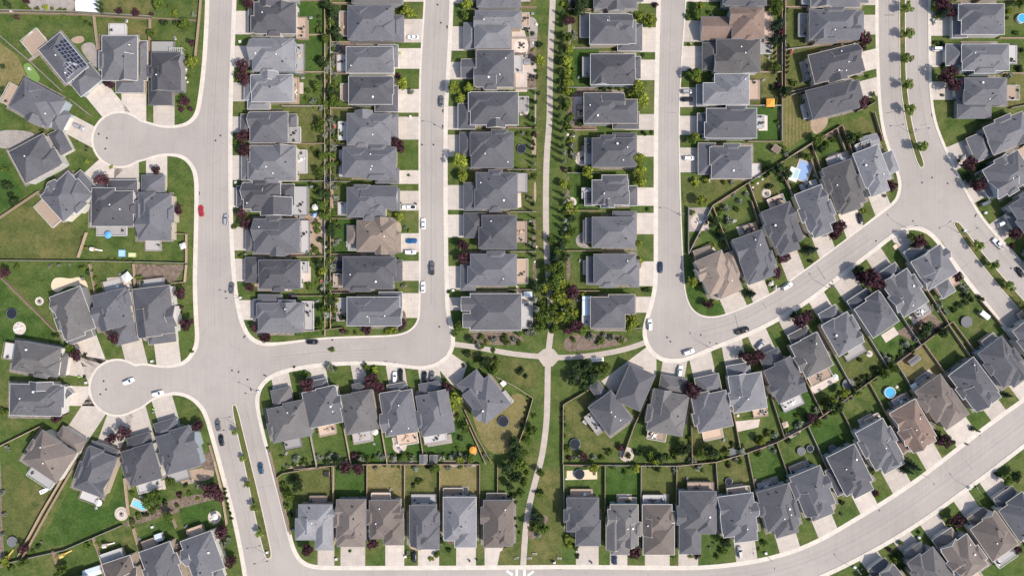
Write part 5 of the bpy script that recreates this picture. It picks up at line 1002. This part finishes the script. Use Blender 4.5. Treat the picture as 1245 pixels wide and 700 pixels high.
# ------------------------------------------------------------------ things in the yards
def trampoline(x, y, r, label, cov='net_black'):
    b = P(x, y, .8); root = empty('trampoline', (b[0], b[1], .1)); R = r*S
    m = MB(); m.disc((0, 0), R*.82, .82, .84, cov, 24); m.obj('mat', root)
    f = MB(); n = 24
    for i in range(n):
        a, c = 6.2832*i/n, 6.2832*(i+1)/n; pa = [(R*q*math.cos(t), R*q*math.sin(t), .85) for q, t in ((.8, a), (1, a), (1, c), (.8, c))]; f.face(pa, 'paint_navy' if cov == 'net_black' else 'cover_grey')
        f.tube((R*math.cos(a), R*math.sin(a), .83), (R*math.cos(c), R*math.sin(c), .83), .04, .04, 'metal_grey', 5, False)
    f.obj('frame', root)
    pm = MB(); pm.tube((0, 0, 0), (0, 0, 2.4), .035, .03, 'metal_dark', 5); pm = pm.mesh('net_pole')
    for i in range(6): a = 6.2832*i/6; link('net_pole', pm, root, (R*math.cos(a), R*math.sin(a), 0))
    tag(root, 'trampoline', label, 'trampolines', (x, y), r)
for x, y, r, *c in [(411,20,6),(409.5,59,5.5),(402,217,5),(366.5,256.5,4.8),(356,363,6.3),(412.5,322,6),(634,181,5.5),(612,512,6.5),(699,539.5,6.5),(704.5,576,6.3),(14.5,381,6.3),(1175,391,6.7,'cover_grey'),(1031,467,7,'cover_grey'),(15,658,6.3,'cover_grey'),(974,548,5,'cover_grey'),(890,550,5.5,'cover_grey'),(985,545,4.5),(886,585,4.5),(1012,545,5,'cover_grey'),(398,218,4)]:
    trampoline(x, y, r, ('dark' if not c else 'grey')+' round trampoline '+rel(x, y), *c)
def chair_mesh(m):
    mb = MB(); mb.box((0, 0, .42), (.55, .55, .07), m); mb.box((-.26, 0, .72), (.07, .55, .6), m)
    for a in (-.22, .22):
        for c in (-.22, .22): mb.box((a, c, .2), (.05, .05, .4), m)
    return mb
CHM = {k: chair_mesh(k).mesh('garden_chair') for k in ('white_plastic', 'metal_dark', 'wood_deck')}
def table_mesh(m, r):
    mb = MB(); mb.disc((0, 0), r, .7, .75, m, 16); mb.tube((0, 0, 0), (0, 0, .7), .06, .06, m, 6); mb.disc((0, 0), .3, 0, .04, m, 10); return mb.mesh('garden_table')
TBM = {k: table_mesh(k, .65) for k in ('white_plastic', 'metal_dark', 'wood_deck')}
def seat_set(x, y, z, m, n, rn, extra=''):
    b = P(x, y, z); t = link('garden_table', TBM[m], None, (b[0], b[1], z)); wd = {'white_plastic': 'white', 'metal_dark': 'dark', 'wood_deck': 'wooden'}[m]
    tag(t, 'table', '%s %s' % (wd+(' deck table' if extra else ' garden table'), extra or rel(x, y)), 'garden tables', (x, y), 2)
    for i in range(n):
        a = 6.283*i/n+rn.random(); r = 1.15+.2*rn.random(); q = (b[0]+r*math.cos(a), b[1]+r*math.sin(a))
        o = link('garden_chair', CHM[m], None, (q[0], q[1], z), a+math.pi+rn.uniform(-.3, .3)); tag(o, 'chair', '%s %s' % (wd+(' deck chair' if extra else ' garden chair'), extra or rel(x, y)), 'garden chairs', (x+r*math.cos(a)/S, y-r*math.sin(a)/S), 1)
gm = MB(); gm.box((0, 0, .5), (.6, .55, .75), 'metal_dark'); gm.loft([[(-.4,-.3,.9),(.4,-.3,.9),(.4,.3,.9),(-.4,.3,.9)],[(-.36,-.2,1.2),(.36,-.2,1.2),(.36,.2,1.2),(-.36,.2,1.2)]], 'plastic_black'); gm.box((.65, 0, .88), (.45, .5, .05), 'metal_grey'); gm.box((-.65, 0, .88), (.45, .5, .05), 'metal_grey'); GM = gm.mesh('barbecue')
bm_ = MB(); bm_.box((0, 0, .3), (1.3, .65, .6), 'white_plastic'); bm_.box((0, 0, .63), (1.36, .7, .06), 'grey_trim'); BM = bm_.mesh('storage_box')
ns = 0
for h in HOUSES:
    rn = h.rng
    if not (0 < h.cx < 1245 and 0 < h.cy < 700) or not h.deck: continue
    cc, dL, dW, dz = h.deck; vn = np.array([-h.u[1], h.u[0]])
    if rn.random() < .6 and min(dL, dW) > 8 and ns < 42:
        p = cc+vn*rn.uniform(-.15, .15)*dW; seat_set(p[0], p[1], dz, rn.choice(['white_plastic', 'metal_dark', 'metal_dark', 'wood_deck']), rn.choice([2, 3, 4]), rn, 'behind '+h.ref); ns += 1
    if rn.random() < .5:
        p = cc+vn*dW*.36*rn.choice([-1, 1]); b = P(p[0], p[1], dz); o = link('barbecue', GM, None, (b[0], b[1], dz), rn.uniform(0, 6)); tag(o, 'barbecue', 'black barbecue on the deck of '+h.ref, 'barbecues', tuple(p), 1)
    if rn.random() < .35:
        p = cc-h.u*(dL/2+4)+vn*dW*.5*rn.choice([-1, 1]); b = P(p[0], p[1], .3); o = link('storage_box', BM, None, (b[0], b[1], .11), rn.uniform(0, 3)); tag(o, 'storage box', 'low pale storage box on the ground behind '+h.ref, 'storage boxes', tuple(p), 1)
def shed(x, y, L, W, ang, m, label, hh=2.2, wallm='siding_4', name='garden_shed'):
    b = P(x, y, hh); root = empty(name, (b[0], b[1], .1), math.radians(ang)); k = S*(H-hh)/H; l, w_ = L*k, W*k
    wl = MB(); wl.box((0, 0, hh/2-.05), (l-.3, w_-.3, hh-.1), wallm); wl.obj('wall', root)
    r = MB(); hf, inf = roof_faces(r, (0, 0), (1, 0), l, w_, hh-.1, .35, 'g', m, wallm); gutter_faces(r, inf, 'tan_trim', .08); r.obj('roof', root)
    d = MB(); d.box((l/2-.13, 0, .95), (.05, .9, 1.8), 'grey_trim'); d.obj('door', root)
    tag(root, 'shed', label, 'garden sheds', (x, y), L)
shed(855,309,22,15,18,'shingle_t','tan-roofed garden shed behind the tan corner house'); shed(944,181,9,8,-35,'shingle_b','small brown shed in the yard corner below the orange gazebo'); shed(515,558,11,9,90,'shingle_m','grey-roofed shed, one of a pair at the fence of the slanted row, wider one'); shed(527,557.5,9,9,90,'shingle_m','grey-roofed shed, one of a pair at the fence of the slanted row, narrower one')
shed(193,653,9,9,20,'metal_roof','small white-roofed shed against a slate house near the bottom corner', 2.0, 'white_trim'); shed(1057,172,22,15,14,'shingle_l','pale-roofed shed behind the boulevard end of the pool row'); shed(642,358,10,7,0,'metal_roof','grey garden shed beside the footpath spruces'); shed(641,75,7,6,0,'shingle_l','small shed with pale roof beside the footpath patio')
shed(214,664,6,5,20,'shingle_b','tiny brown shed beside the bottom corner garden'); shed(1198,383,12,6,-38,'metal_roof','long low shed on the lawn by the boulevard fence')
shed(112,695,22,10,18,'metal_roof','pale flat shed at the bottom edge, beside a taupe roof', 2.3, 'siding_2'); shed(1112,438,14,7,38,'shingle_m','dark lean-to shed at the fence of the round pool row')
def canopy(x, y, w_, ang, m, label, peak=.6, name='gazebo'):
    b = P(x, y, 2.5); root = empty(name, (b[0], b[1], .12), math.radians(ang)); r = w_*S/2; mb = MB(); c = [(-r,-r,2.3), (r,-r,2.3), (r,r,2.3), (-r,r,2.3)]
    for i in range(4): mb.face([c[i], c[(i+1) % 4], (0, 0, 2.3+peak)], m); q, p = c[i], c[(i+1) % 4]; mb.face([(q[0],q[1],2.1), (p[0],p[1],2.1), p, q], m)
    mb.obj('canopy', root); pm = MB(); pm.tube((0,0,0), (0,0,2.3), .05, .05, 'metal_dark', 6); pm = pm.mesh('post')
    for q in c: link('post', pm, root, (q[0]*.95, q[1]*.95, 0))
    tag(root, 'gazebo', label, 'garden gazebos', (x, y), w_)
canopy(937,125,10,0,'canvas_orange','bright orange gazebo on a brown patio'); canopy(154,337,10.5,38,'canvas_white','white square gazebo standing on a concrete patio'); canopy(222,299,7,20,'canvas_white','cream canopy beside the fence above the lower cul-de-sac'); canopy(1112,470,8,30,'canvas_white','small white canopy on the deck of the round pool row'); canopy(955,516,7,20,'wood_deck','little wooden pergola by the diagonal back fence')
def umbrella(x, y, r, m, label):
    b = P(x, y, 2.4); root = empty('garden_umbrella', (b[0], b[1], .12)); R = r*S; mb = MB(); n = 8
    for i in range(n):
        a, c = 6.2832*i/n, 6.2832*(i+1)/n; mb.face([(R*math.cos(a), R*math.sin(a), 2.15), (R*math.cos(c), R*math.sin(c), 2.15), (0, 0, 2.7)], m)
    mb.obj('canopy', root); p = MB(); p.tube((0,0,0), (0,0,2.7), .035, .03, 'metal_grey', 6); p.disc((0,0), .3, 0, .08, 'metal_dark', 10); p.obj('pole', root); tag(root, 'umbrella', label, 'garden umbrellas', (x, y), r)
umbrella(131,285.5,4.5,'canvas_blue','blue and white umbrella on the lawn under the upper cul-de-sac'); umbrella(119.5,611,4.5,'canvas_white','white umbrella on the deck above the wedge-shaped lawn'); umbrella(261,628,4,'canvas_white','white umbrella over the round patio by the boulevard'); umbrella(383,252,4,'canvas_white','pale umbrella near a dark trampoline in the garden'); umbrella(543,523,4,'canvas_white','white umbrella behind the slanted row')
umbrella(396,378,3.5,'canvas_white','white umbrella by the last garden of the cul-de-sac street row'); umbrella(456,525,4,'canvas_white','cream umbrella at the rear wall of the slanted row'); umbrella(1016,458,3.5,'canvas_white','white umbrella on the terrace behind the bend row'); umbrella(575,547,4.5,'canvas_orange','salmon umbrella among silver shrubs by the slanted row')
def round_pool(x, y, r, label):
    b = P(x, y, 1.2); root = empty('swimming_pool', (b[0], b[1], .1)); R = r*S; w_ = MB(); n = 28
    for i in range(n):
        a, c = 6.2832*i/n, 6.2832*(i+1)/n
        o0, o1 = (R*math.cos(a), R*math.sin(a)), (R*math.cos(c), R*math.sin(c)); q = .93
        w_.face([(*o0, 0), (*o1, 0), (*o1, 1.25), (*o0, 1.25)], 'white_plastic'); w_.face([(*o0, 1.25), (*o1, 1.25), (o1[0]*q, o1[1]*q, 1.25), (o0[0]*q, o0[1]*q, 1.25)], 'white_plastic'); w_.face([(o0[0]*q, o0[1]*q, 1.25), (o1[0]*q, o1[1]*q, 1.25), (o1[0]*q, o1[1]*q, .2), (o0[0]*q, o0[1]*q, .2)], 'pool_liner')
    w_.obj('pool_wall', root); s = MB(); s.disc((0,0), R*.935, 1.0, 1.1, 'water', 28); s.obj('pool_water', root); lad = MB()
    for dx in (-.25, .25): lad.tube((R+.1, dx, 0), (R, dx, 1.9), .03, .03, 'white_plastic', 6)
    for z in (.3, .6, .9, 1.2): lad.tube((R+.06, -.25, z), (R+.06, .25, z), .03, .03, 'white_plastic', 6)
    lad.obj('ladder', root); tag(root, 'pool', label, 'pools', (x, y), r)
round_pool(1082,477,6.7,'round above-ground pool with bright blue water'); round_pool(1242.5,22.5,5.5,'round pool cut by the frame, upper corner of the boulevard side')
def rect_pool(x, y, L, W, ang, label, wm='water_cyan', deck_='patio_concrete'):
    b = P(x, y, 0); root = empty('swimming_pool', (b[0], b[1], .1), math.radians(ang)); l, w_ = L*S, W*S
    d = MB()
    for cx, cy, sx, sy in ((0, w_/2+.3, l+1.2, .6), (0, -w_/2-.3, l+1.2, .6), (l/2+.3, 0, .6, w_), (-l/2-.3, 0, .6, w_)): d.box((cx, cy, .12), (sx, sy, .24), deck_)
    d.obj('pool_rim', root); s = MB(); s.box((0,0,.07), (l, w_, .14), wm); s.obj('pool_water', root); tag(root, 'pool', label, 'pools', (x, y), L)
rect_pool(170,613.5,17,8,-24,'small rectangular cyan paddling pool behind the lower cul-de-sac'); rect_pool(976,208,15,22,-20,'large rectangular pool with blue liner and pale cover beside the pool row', 'pool_liner')
cv = MB(); cv.box((0, 0, 0), (4.2, 5.6, .06), 'canvas_white'); cv.box((.9, .6, .035), (1.6, 3.6, .02), 'cover_cyan'); b = P(965,212,.4); cvo = cv.obj('pool_cover', None, (b[0], b[1], .36)); cvo.rotation_euler = (0, 0, math.radians(-20)); tag(cvo, 'pool cover', 'pale tarpaulin cover lying over half the large rectangular pool', None, (965,212), 5)
def playset(x, y, ang, m, label):
    b = P(x, y, 1.2); root = empty('play_set', (b[0], b[1], .1), math.radians(ang)); t = MB(); t.box((0, 0, 1.3), (1.3, 1.3, .1), 'wood_orange')
    for a in (-.6, .6):
        for c in (-.6, .6): t.box((a, c, 1.2), (.1, .1, 2.4), 'wood_orange')
    t.obj('tower', root); r = MB(); roof_faces(r, (0,0), (1,0), 1.6, 1.6, 2.4, .7, 'g', m, m); r.obj('roof', root)
    s = MB(); s.face([(.65,-.3,1.3), (.65,.3,1.3), (3.1,.3,.15), (3.1,-.3,.15)], m); s.face([(.65,-.3,1.3), (.65,-.3,1.5), (3.1,-.3,.35), (3.1,-.3,.15)], m); s.face([(.65,.3,1.3), (.65,.3,1.5), (3.1,.3,.35), (3.1,.3,.15)], m); s.obj('slide', root)
    f = MB(); f.tube((-.6,0,2.2), (-3,0,2.2), .06, .06, 'wood_orange', 6)
    for dy in (-.8, .8): f.tube((-3,0,2.2), (-3.1,dy,0), .06, .06, 'wood_orange', 6)
    f.obj('swing_frame', root); tag(root, 'play set', label, 'play sets', (x, y), 6)
playset(114,303,-10,'canvas_white','play tower with white slide on the lawn below the umbrella'); playset(10,677,60,'toy_yellow','yellow play set on the lawn beside a grey trampoline'); playset(77,674,25,'toy_yellow','yellow play set with slide under the wedge-shaped lawn'); playset(129,662,10,'canvas_white','wooden play set beside the planted fence corner'); playset(383,262,60,'toy_blue','blue and white play set near a garden trampoline')
def sandbox(x, y, L, W, ang, m, label):
    b = P(x, y, .2); root = empty('sandbox', (b[0], b[1], .1), math.radians(ang)); l, w_ = L*S, W*S; f = MB()
    for cx, cy, sx, sy in ((0, w_/2, l, .2), (0, -w_/2, l, .2), (l/2, 0, .2, w_-.2), (-l/2, 0, .2, w_-.2)): f.box((cx, cy, .18), (sx, sy, .36), m)
    f.obj('frame', root); s = MB(); s.box((0,0,.11), (l-.2, w_-.2, .22), 'sand' if m != 'toy_blue' else 'cover_cyan'); s.obj('sand_fill', root); tag(root, 'sandbox', label, 'sandboxes', (x, y), L)
sandbox(148.5,308,8,8,0,'toy_blue','square blue sandbox under the plank deck'); sandbox(161,310,9,5,0,'toy_green','green-rimmed sandbox beside the square blue one'); sandbox(378,391,8,7,0,'white_plastic','white-edged sand tray behind the last cul-de-sac street house'); sandbox(1089,300,6,6,35,'wood_deck','small wooden sand frame on the corner garden')
def ring_bed(x, y, r, label, centre='metal_dark', m='stone', name='fire_pit'):
    b = P(x, y, 0); root = empty(name, (b[0], b[1], .12)); R = r*S; s = MB(); n = 14
    for i in range(n):
        a = 6.2832*i/n; s.box((R*.85*math.cos(a), R*.85*math.sin(a), .15), (R*.34, R*.34, .3), m, (math.cos(a), math.sin(a)))
    s.obj('stone_ring', root); d = MB(); d.disc((0,0), R*.72, 0, .06, 'gravel', 18); d.disc((0,0), R*.25, .06, .35, centre, 10); d.obj('bowl', root); tag(root, 'fire pit', label, 'fire pits', (x, y), r)
ring_bed(48.5,366,5,'round stone wheel bed on the lawn beside the sandy patch'); ring_bed(694.5,246,5.6,'white stone ring with dark bowl beside the footpath hedge'); ring_bed(931.5,235.5,5,'stone ring with bowl on the lawn above the pool row'); ring_bed(708,193,5,'ring of pale stones on a garden patio of the white awning row'); ring_bed(148,624,5,'concrete ring with bowl where three garden fences meet')
def round_patio(x, y, r): q = [(x+r*math.cos(.35*i), y+r*math.sin(.35*i)) for i in range(18)]; patch('patio', q, 'patio_concrete')
for x, y, r in [(24,399,8),(708,193,9),(694.5,246,6.5),(931.5,235,6),(851,270,11),(148,624,8.5),(261,628,8),(634,56,8.5),(486,542,8.5),(66,340,1),(762,552,9),(1057,430,4),(840,53,1)]: round_patio(x, y, r)
rn_ = random.Random(4)
for x, y in [(24,399),(851,270),(634,56),(486,540),(640,36),(144,348),(194,296),(646,95),(261,629),(866,20.5),(938,128)]: seat_set(x, y, .14, rn_.choice(['white_plastic', 'metal_dark']), 4, rn_)
# solar panels on the slate roof
hS = next(h for h in HOUSES if h.root['label'].startswith('slate-roofed house covered')); hS.root['label'] = 'slate-roofed house covered in solar panels beside the upper cul-de-sac'
from mathutils.bvhtree import BVHTree
BV = BVHTree.FromPolygons([v.co.copy() for v in hS.roof.data.vertices], [tuple(f.vertices) for f in hS.roof.data.polygons])
def solar(cx, cy, nx, ny, pitch_u, pitch_v, white):
    un = hS.u; uw = np.array([un[0], -un[1]]); vw = np.array([-uw[1], uw[0]]); o = np.array(hS.root.location[:2])
    c = P2(cx, cy, 7.2)-o
    for i in range(nx):
        for j in range(ny):
            p = c+uw*(i-(nx-1)/2)*pitch_u+vw*(j-(ny-1)/2)*pitch_v
            pts = []
            for a, b_ in ((-.5,-.5), (.5,-.5), (.5,.5), (-.5,.5)):
                q = p+uw*a*(pitch_u-.12)+vw*b_*(pitch_v-.12); loc = BV.ray_cast(Vector((q[0], q[1], 30)), Vector((0, 0, -1)))[0]; pts.append(Vector((q[0], q[1], (loc.z if loc is not None else 6)+.14)))
            n = (pts[1]-pts[0]).cross(pts[3]-pts[0]).normalized(); mb = MB(); lo = [tuple(q-n*.05) for q in pts]
            mb.face([tuple(q) for q in pts], 'solar_frame'); c0 = sum(pts, Vector())/4
            mb.face([tuple(c0+(q-c0)*(.84 if white else .93)+n*.012) for q in pts], 'solar_cell')
            for k in range(4): mb.face([lo[k], lo[(k+1) % 4], tuple(pts[(k+1) % 4]), tuple(pts[k])], 'solar_frame')
            mb.obj('solar_panel', hS.roof)
solar(87,64,8,2,1.75,1.15,False); solar(82,69,7,2,1.75,1.15,False)
solar(86,80,2,4,1.5,1.15,True); solar(84,91,2,3,1.4,1.2,True); solar(63,54,2,4,1.2,.9,False)
# white awning behind the last white awning row house
hD = [h for h in HOUSES if h.row == 'D'][-1]; q = P(713.5,371.5,3.0); o = np.array(hD.root.location[:2]); mb = MB(); mb.box((q[0]-o[0], q[1]-o[1], 2.9), (3.7, 7.8, .1), 'metal_roof')
for i in range(12): mb.box((q[0]-o[0], q[1]-o[1]-3.6+i*.655, 2.97), (3.7, .07, .05), 'white_trim')
aw = mb.obj('awning', hD.root); mb = MB()
mb.tube((0,0,0), (0,0,2.85), .06, .06, 'white_trim', 6); pm = mb.mesh('awning_post')
for dy in (-3.6, 0, 3.6): link('awning_post', pm, aw, (q[0]-o[0]-1.7, q[1]-o[1]+dy, 0))
# pergola slats of the slate house in the upper cul-de-sac
hM = [h for h in HOUSES if h.row == 'M'][3]; o = np.array(hM.root.location[:2]); q = P2(214,62,2.7)-o; mb = MB()
for i in range(7): mb.box((q[0]-2.4+i*.8, q[1], 2.75), (.16, 2.8, .18), 'white_trim')
for dy in (-1.1, 1.1): mb.box((q[0], q[1]+dy, 2.6), (5.6, .16, .14), 'white_trim')
for dx in (-2.5, 2.5):
    for dy in (-1.1, 1.1): mb.box((q[0]+dx, q[1]+dy, 1.25), (.14, .14, 2.5), 'white_trim')
mb.obj('pergola', hM.root)
# boat, picnic benches, sign, barrel, bins
b = P(54.5,596,.5); root = empty('boat', (b[0], b[1], .1), math.radians(24)); mb = MB()
def hull(x, w_, z0, z1): return [(x, -w_*.55, z0), (x, w_*.55, z0), (x, w_, z1), (x, -w_, z1)]
mb.loft([hull(-2.1,.78,.15,.75), hull(-.5,.85,.1,.78), hull(.9,.75,.15,.82), hull(1.8,.42,.35,.9), hull(2.25,.06,.7,.95)], 'white_plastic'); mb.obj('hull', root)
for x in (-1.1, -.1): mb = MB(); mb.box((x, 0, .83), (.4, .5, .1), 'plastic_black'); mb.obj('seat', root)
mb = MB(); mb.box((-2.2, 0, .8), (.3, .35, .5), 'plastic_black'); mb.obj('motor', root); tag(root, 'boat', 'small white motor boat resting on the lawn behind the taupe house', None, (54.5,596), 6)
def bench(x, y, ang, label):
    b = P(x, y, .4); root = empty('park_bench', (b[0], b[1], .1), math.radians(ang))
    for nm, c, s in (('seat', (0,0,.45), (1.9,.45,.07)), ('backrest', (0,-.24,.8), (1.9,.07,.45)), ('leg', (-.75,0,.21), (.1,.4,.42)), ('leg', (.75,0,.21), (.1,.4,.42))): mb = MB(); mb.box(c, s, 'stone'); mb.obj(nm, root)
    tag(root, 'bench', label, 'park benches', (x, y), 2)
bench(644,677.7,0,'pale park bench closest to the footpath gate'); bench(680,677.8,-4,'pale park bench near the house corner at the gate lawn'); bench(650,672.5,0,'pale park bench a little above the other two on the gate lawn'); bench(628,677.5,12,'pale park bench across the footpath from the other three')
b = P(726,437,.3); mb = MB(); mb.box((0,0,.04), (5.4,1.7,.08), 'white_concrete'); o = mb.obj('patio', None, (b[0], b[1], .14)); o.rotation_euler = (0,0,math.radians(4)); struct(o); bench(722,436.6,4,'stone bench on the white pad beside the footpath branch'); bench(730,436,4,'second stone bench on the white pad by the footpath branch')
b = P(672,682,.8); root = empty('notice_board', (b[0], b[1], .1)); mb = MB(); mb.box((0,0,1.1), (1.6,.1,.9), 'plastic_black'); mb.box((0,-.06,1.1), (1.4,.03,.7), 'white_plastic'); mb.obj('panel', root)
pm = MB(); pm.box((0,0,.5), (.1,.1,1.0), 'metal_dark'); pm = pm.mesh('post'); link('post', pm, root, (-.7,.0,0)); link('post', pm, root, (.7,0,0)); tag(root, 'notice board', 'black and white notice board by the sidewalk at the footpath gate', None, (672,682), 3)
def bin_(x, y, m, label):
    b = P(x, y, .5); root = empty('wheelie_bin', (b[0], b[1], .12), random.uniform(0, 6)); mb = MB(); mb.loft([[(-.25,-.25,.05),(.25,-.25,.05),(.25,.25,.05),(-.25,.25,.05)],[(-.32,-.3,1),(.32,-.3,1),(.32,.3,1),(-.32,.3,1)]], m); mb.obj('body', root); l = MB(); l.box((0,0,1.04), (.72,.66,.08), m); l.obj('lid', root); tag(root, 'bin', label, 'wheelie bins', (x, y), 1)
for x, y, m in [(487.5,247,'plastic_black'),(489,324,'plastic_black'),(484,67,'plastic_black'),(487,65,'toy_green'),(187,497,'toy_green'),(187,501,'metal_grey'),(506,248,'plastic_black'),(105,183,'plastic_black'),(106,179,'metal_dark'),(868,660,'plastic_black'),(863,665,'metal_dark'),(719,683,'metal_dark'),(571,681,'metal_dark'),(580,680,'plastic_black'),(1047,691,'plastic_black'),(1188,592,'plastic_black'),(1024,410,'plastic_black'),(1011,347,'metal_dark'),(357.5,643,'toy_blue'),(1176,540,'metal_dark'),(1190,524,'plastic_black'),(97,458,'toy_green')]:
    bin_(x, y, m, {'plastic_black': 'black', 'toy_green': 'green', 'metal_grey': 'grey', 'metal_dark': 'charcoal', 'toy_blue': 'blue'}[m]+' bin '+rel(x, y))
def hot_tub(x, y, ang, label, lid='metal_grey'):
    b = P(x, y, .9); root = empty('hot_tub', (b[0], b[1], .12), math.radians(ang)); mb = MB(); mb.box((0,0,.45), (2.1,2.1,.9), 'wood_deck'); mb.obj('cabinet', root); l = MB()
    for s in (-1, 1): l.box((s*.53, 0, .96), (1.04, 2.1, .12), lid)
    l.obj('cover', root); tag(root, 'hot tub', label, 'hot tubs', (x, y), 6)
hot_tub(712,78,0,'brown hot tub on an orange deck behind the second awning row house','wood_orange'); hot_tub(367,263,0,'grey covered hot tub beside a garden trampoline'); hot_tub(612,466,-50,'covered hot tub on the white deck of the diagonal house','canvas_white'); hot_tub(712,512,-40,'grey covered hot tub behind the fenced house at the bend'); hot_tub(398,383,10,'cyan covered hot tub at the end of the cul-de-sac street row','cover_cyan'); hot_tub(397,576,0,'white and black covered tub in the grass above the bottom row','plastic_black')
# rock groups in garden beds
for i, (x, y) in enumerate([(1090,470),(1145,372),(1141,378),(1136,366),(640,20),(648,52),(652,30),(652,300),(652,340),(650,318),(893,268),(915,228),(921,223),(927,218),(908,233),(938,345),(52,52),(227,90),(228,100),(407,100),(410,115),(391,282),(395,300),(690,164),(697,165),(1180,192),(984,505),(897,505),(688,582),(935,70),(963,60),(640,65)]):
    rn = random.Random(i); b = P(x, y, .2); mb = MB(); R = rn.uniform(.35, .75); pr = []
    for k, z in ((1, 0), (1.05, .3*R), (.8, .62*R), (.35, .8*R)): pr.append([(R*k*math.cos(t)*rn.uniform(.8, 1.15), R*k*math.sin(t)*rn.uniform(.8, 1.15), z) for t in [j*6.2832/8 for j in range(8)]])
    mb.loft(pr, 'stone'); o = mb.obj('boulder', None, (b[0], b[1], .1)); tag(o, 'boulder', 'pale garden boulder '+rel(x, y), 'garden boulders', (x, y), R)

# ------------------------------------------------------------------ single out things that share a base label
from collections import defaultdict
by = defaultdict(list)
for o, lab, px, size in PENDING: by[o['label']].append((o, px, size))
CNT = ['', '', 'two', 'three', 'four', 'five', 'six', 'seven', 'eight', 'nine', 'ten', 'eleven', 'twelve']
for lab, it in by.items():
    n = len(it)
    if n == 1: continue
    xs = [p[0] for _, p, _ in it]; ys = [p[1] for _, p, _ in it]; sz = sorted(s for _, _, s in it)
    if n == 2 and sz[1] > 1.22*sz[0]:
        for o, p, s in it: o['label'] = ('larger ' if s == sz[1] else 'smaller ')+lab
        continue
    # order along the longer spread
    vert = (max(ys)-min(ys)) >= .7*(max(xs)-min(xs))
    it = sorted(it, key=lambda t: t[1][1] if vert else t[1][0])
    for i, (o, p, s) in enumerate(it):
        if n == 2: w1 = ('upper ', 'lower ')[i] if vert else ('left ', 'right ')[i]
        elif vert: w1 = 'uppermost ' if i == 0 else 'lowermost ' if i == n-1 else ORD[i]+' from top, '
        else: w1 = 'leftmost ' if i == 0 else 'rightmost ' if i == n-1 else ORD[i]+' from left, '
        o['label'] = w1+lab
for o in [t[0] for t in PENDING]:
    o['label'] = o['label'].replace(' the the ', ' the ')
# ------------------------------------------------------------------ light, sky, camera
sun_dir = Vector((.87, -.49, 0)).normalized(); EL = math.radians(49)
to_sun = Vector((sun_dir.x*math.cos(EL), sun_dir.y*math.cos(EL), math.sin(EL)))
sl = D.lights.new('sun', 'SUN'); sl.energy = 3.9; sl.angle = math.radians(.6); sl.color = (1, .94, .86)
so = D.objects.new('sun', sl); COL.objects.link(so); so.rotation_euler = to_sun.to_track_quat('Z', 'Y').to_euler()
w = D.worlds.new('World'); sc.world = w; w.use_nodes = True; nt = w.node_tree
bg = nt.nodes['Background']; sk = nt.nodes.new('ShaderNodeTexSky'); sk.sky_type = 'NISHITA'; sk.sun_disc = False
sk.sun_elevation = EL; sk.sun_rotation = math.atan2(to_sun.x, to_sun.y); sk.air_density = 1.0; sk.dust_density = 2.0
nt.links.new(sk.outputs[0], bg.inputs[0]); bg.inputs[1].default_value = .15
cam = D.cameras.new('camera'); cam.sensor_width = 36; cam.lens = 36*H/(1245*S); cam.clip_end = 20000; cam.clip_start = 1
co = D.objects.new('camera', cam); COL.objects.link(co); co.location = (0, 0, H); sc.camera = co
sc.view_settings.view_transform = 'Standard'; sc.view_settings.look = 'None'; sc.view_settings.gamma = 1; sc.view_settings.exposure = .3
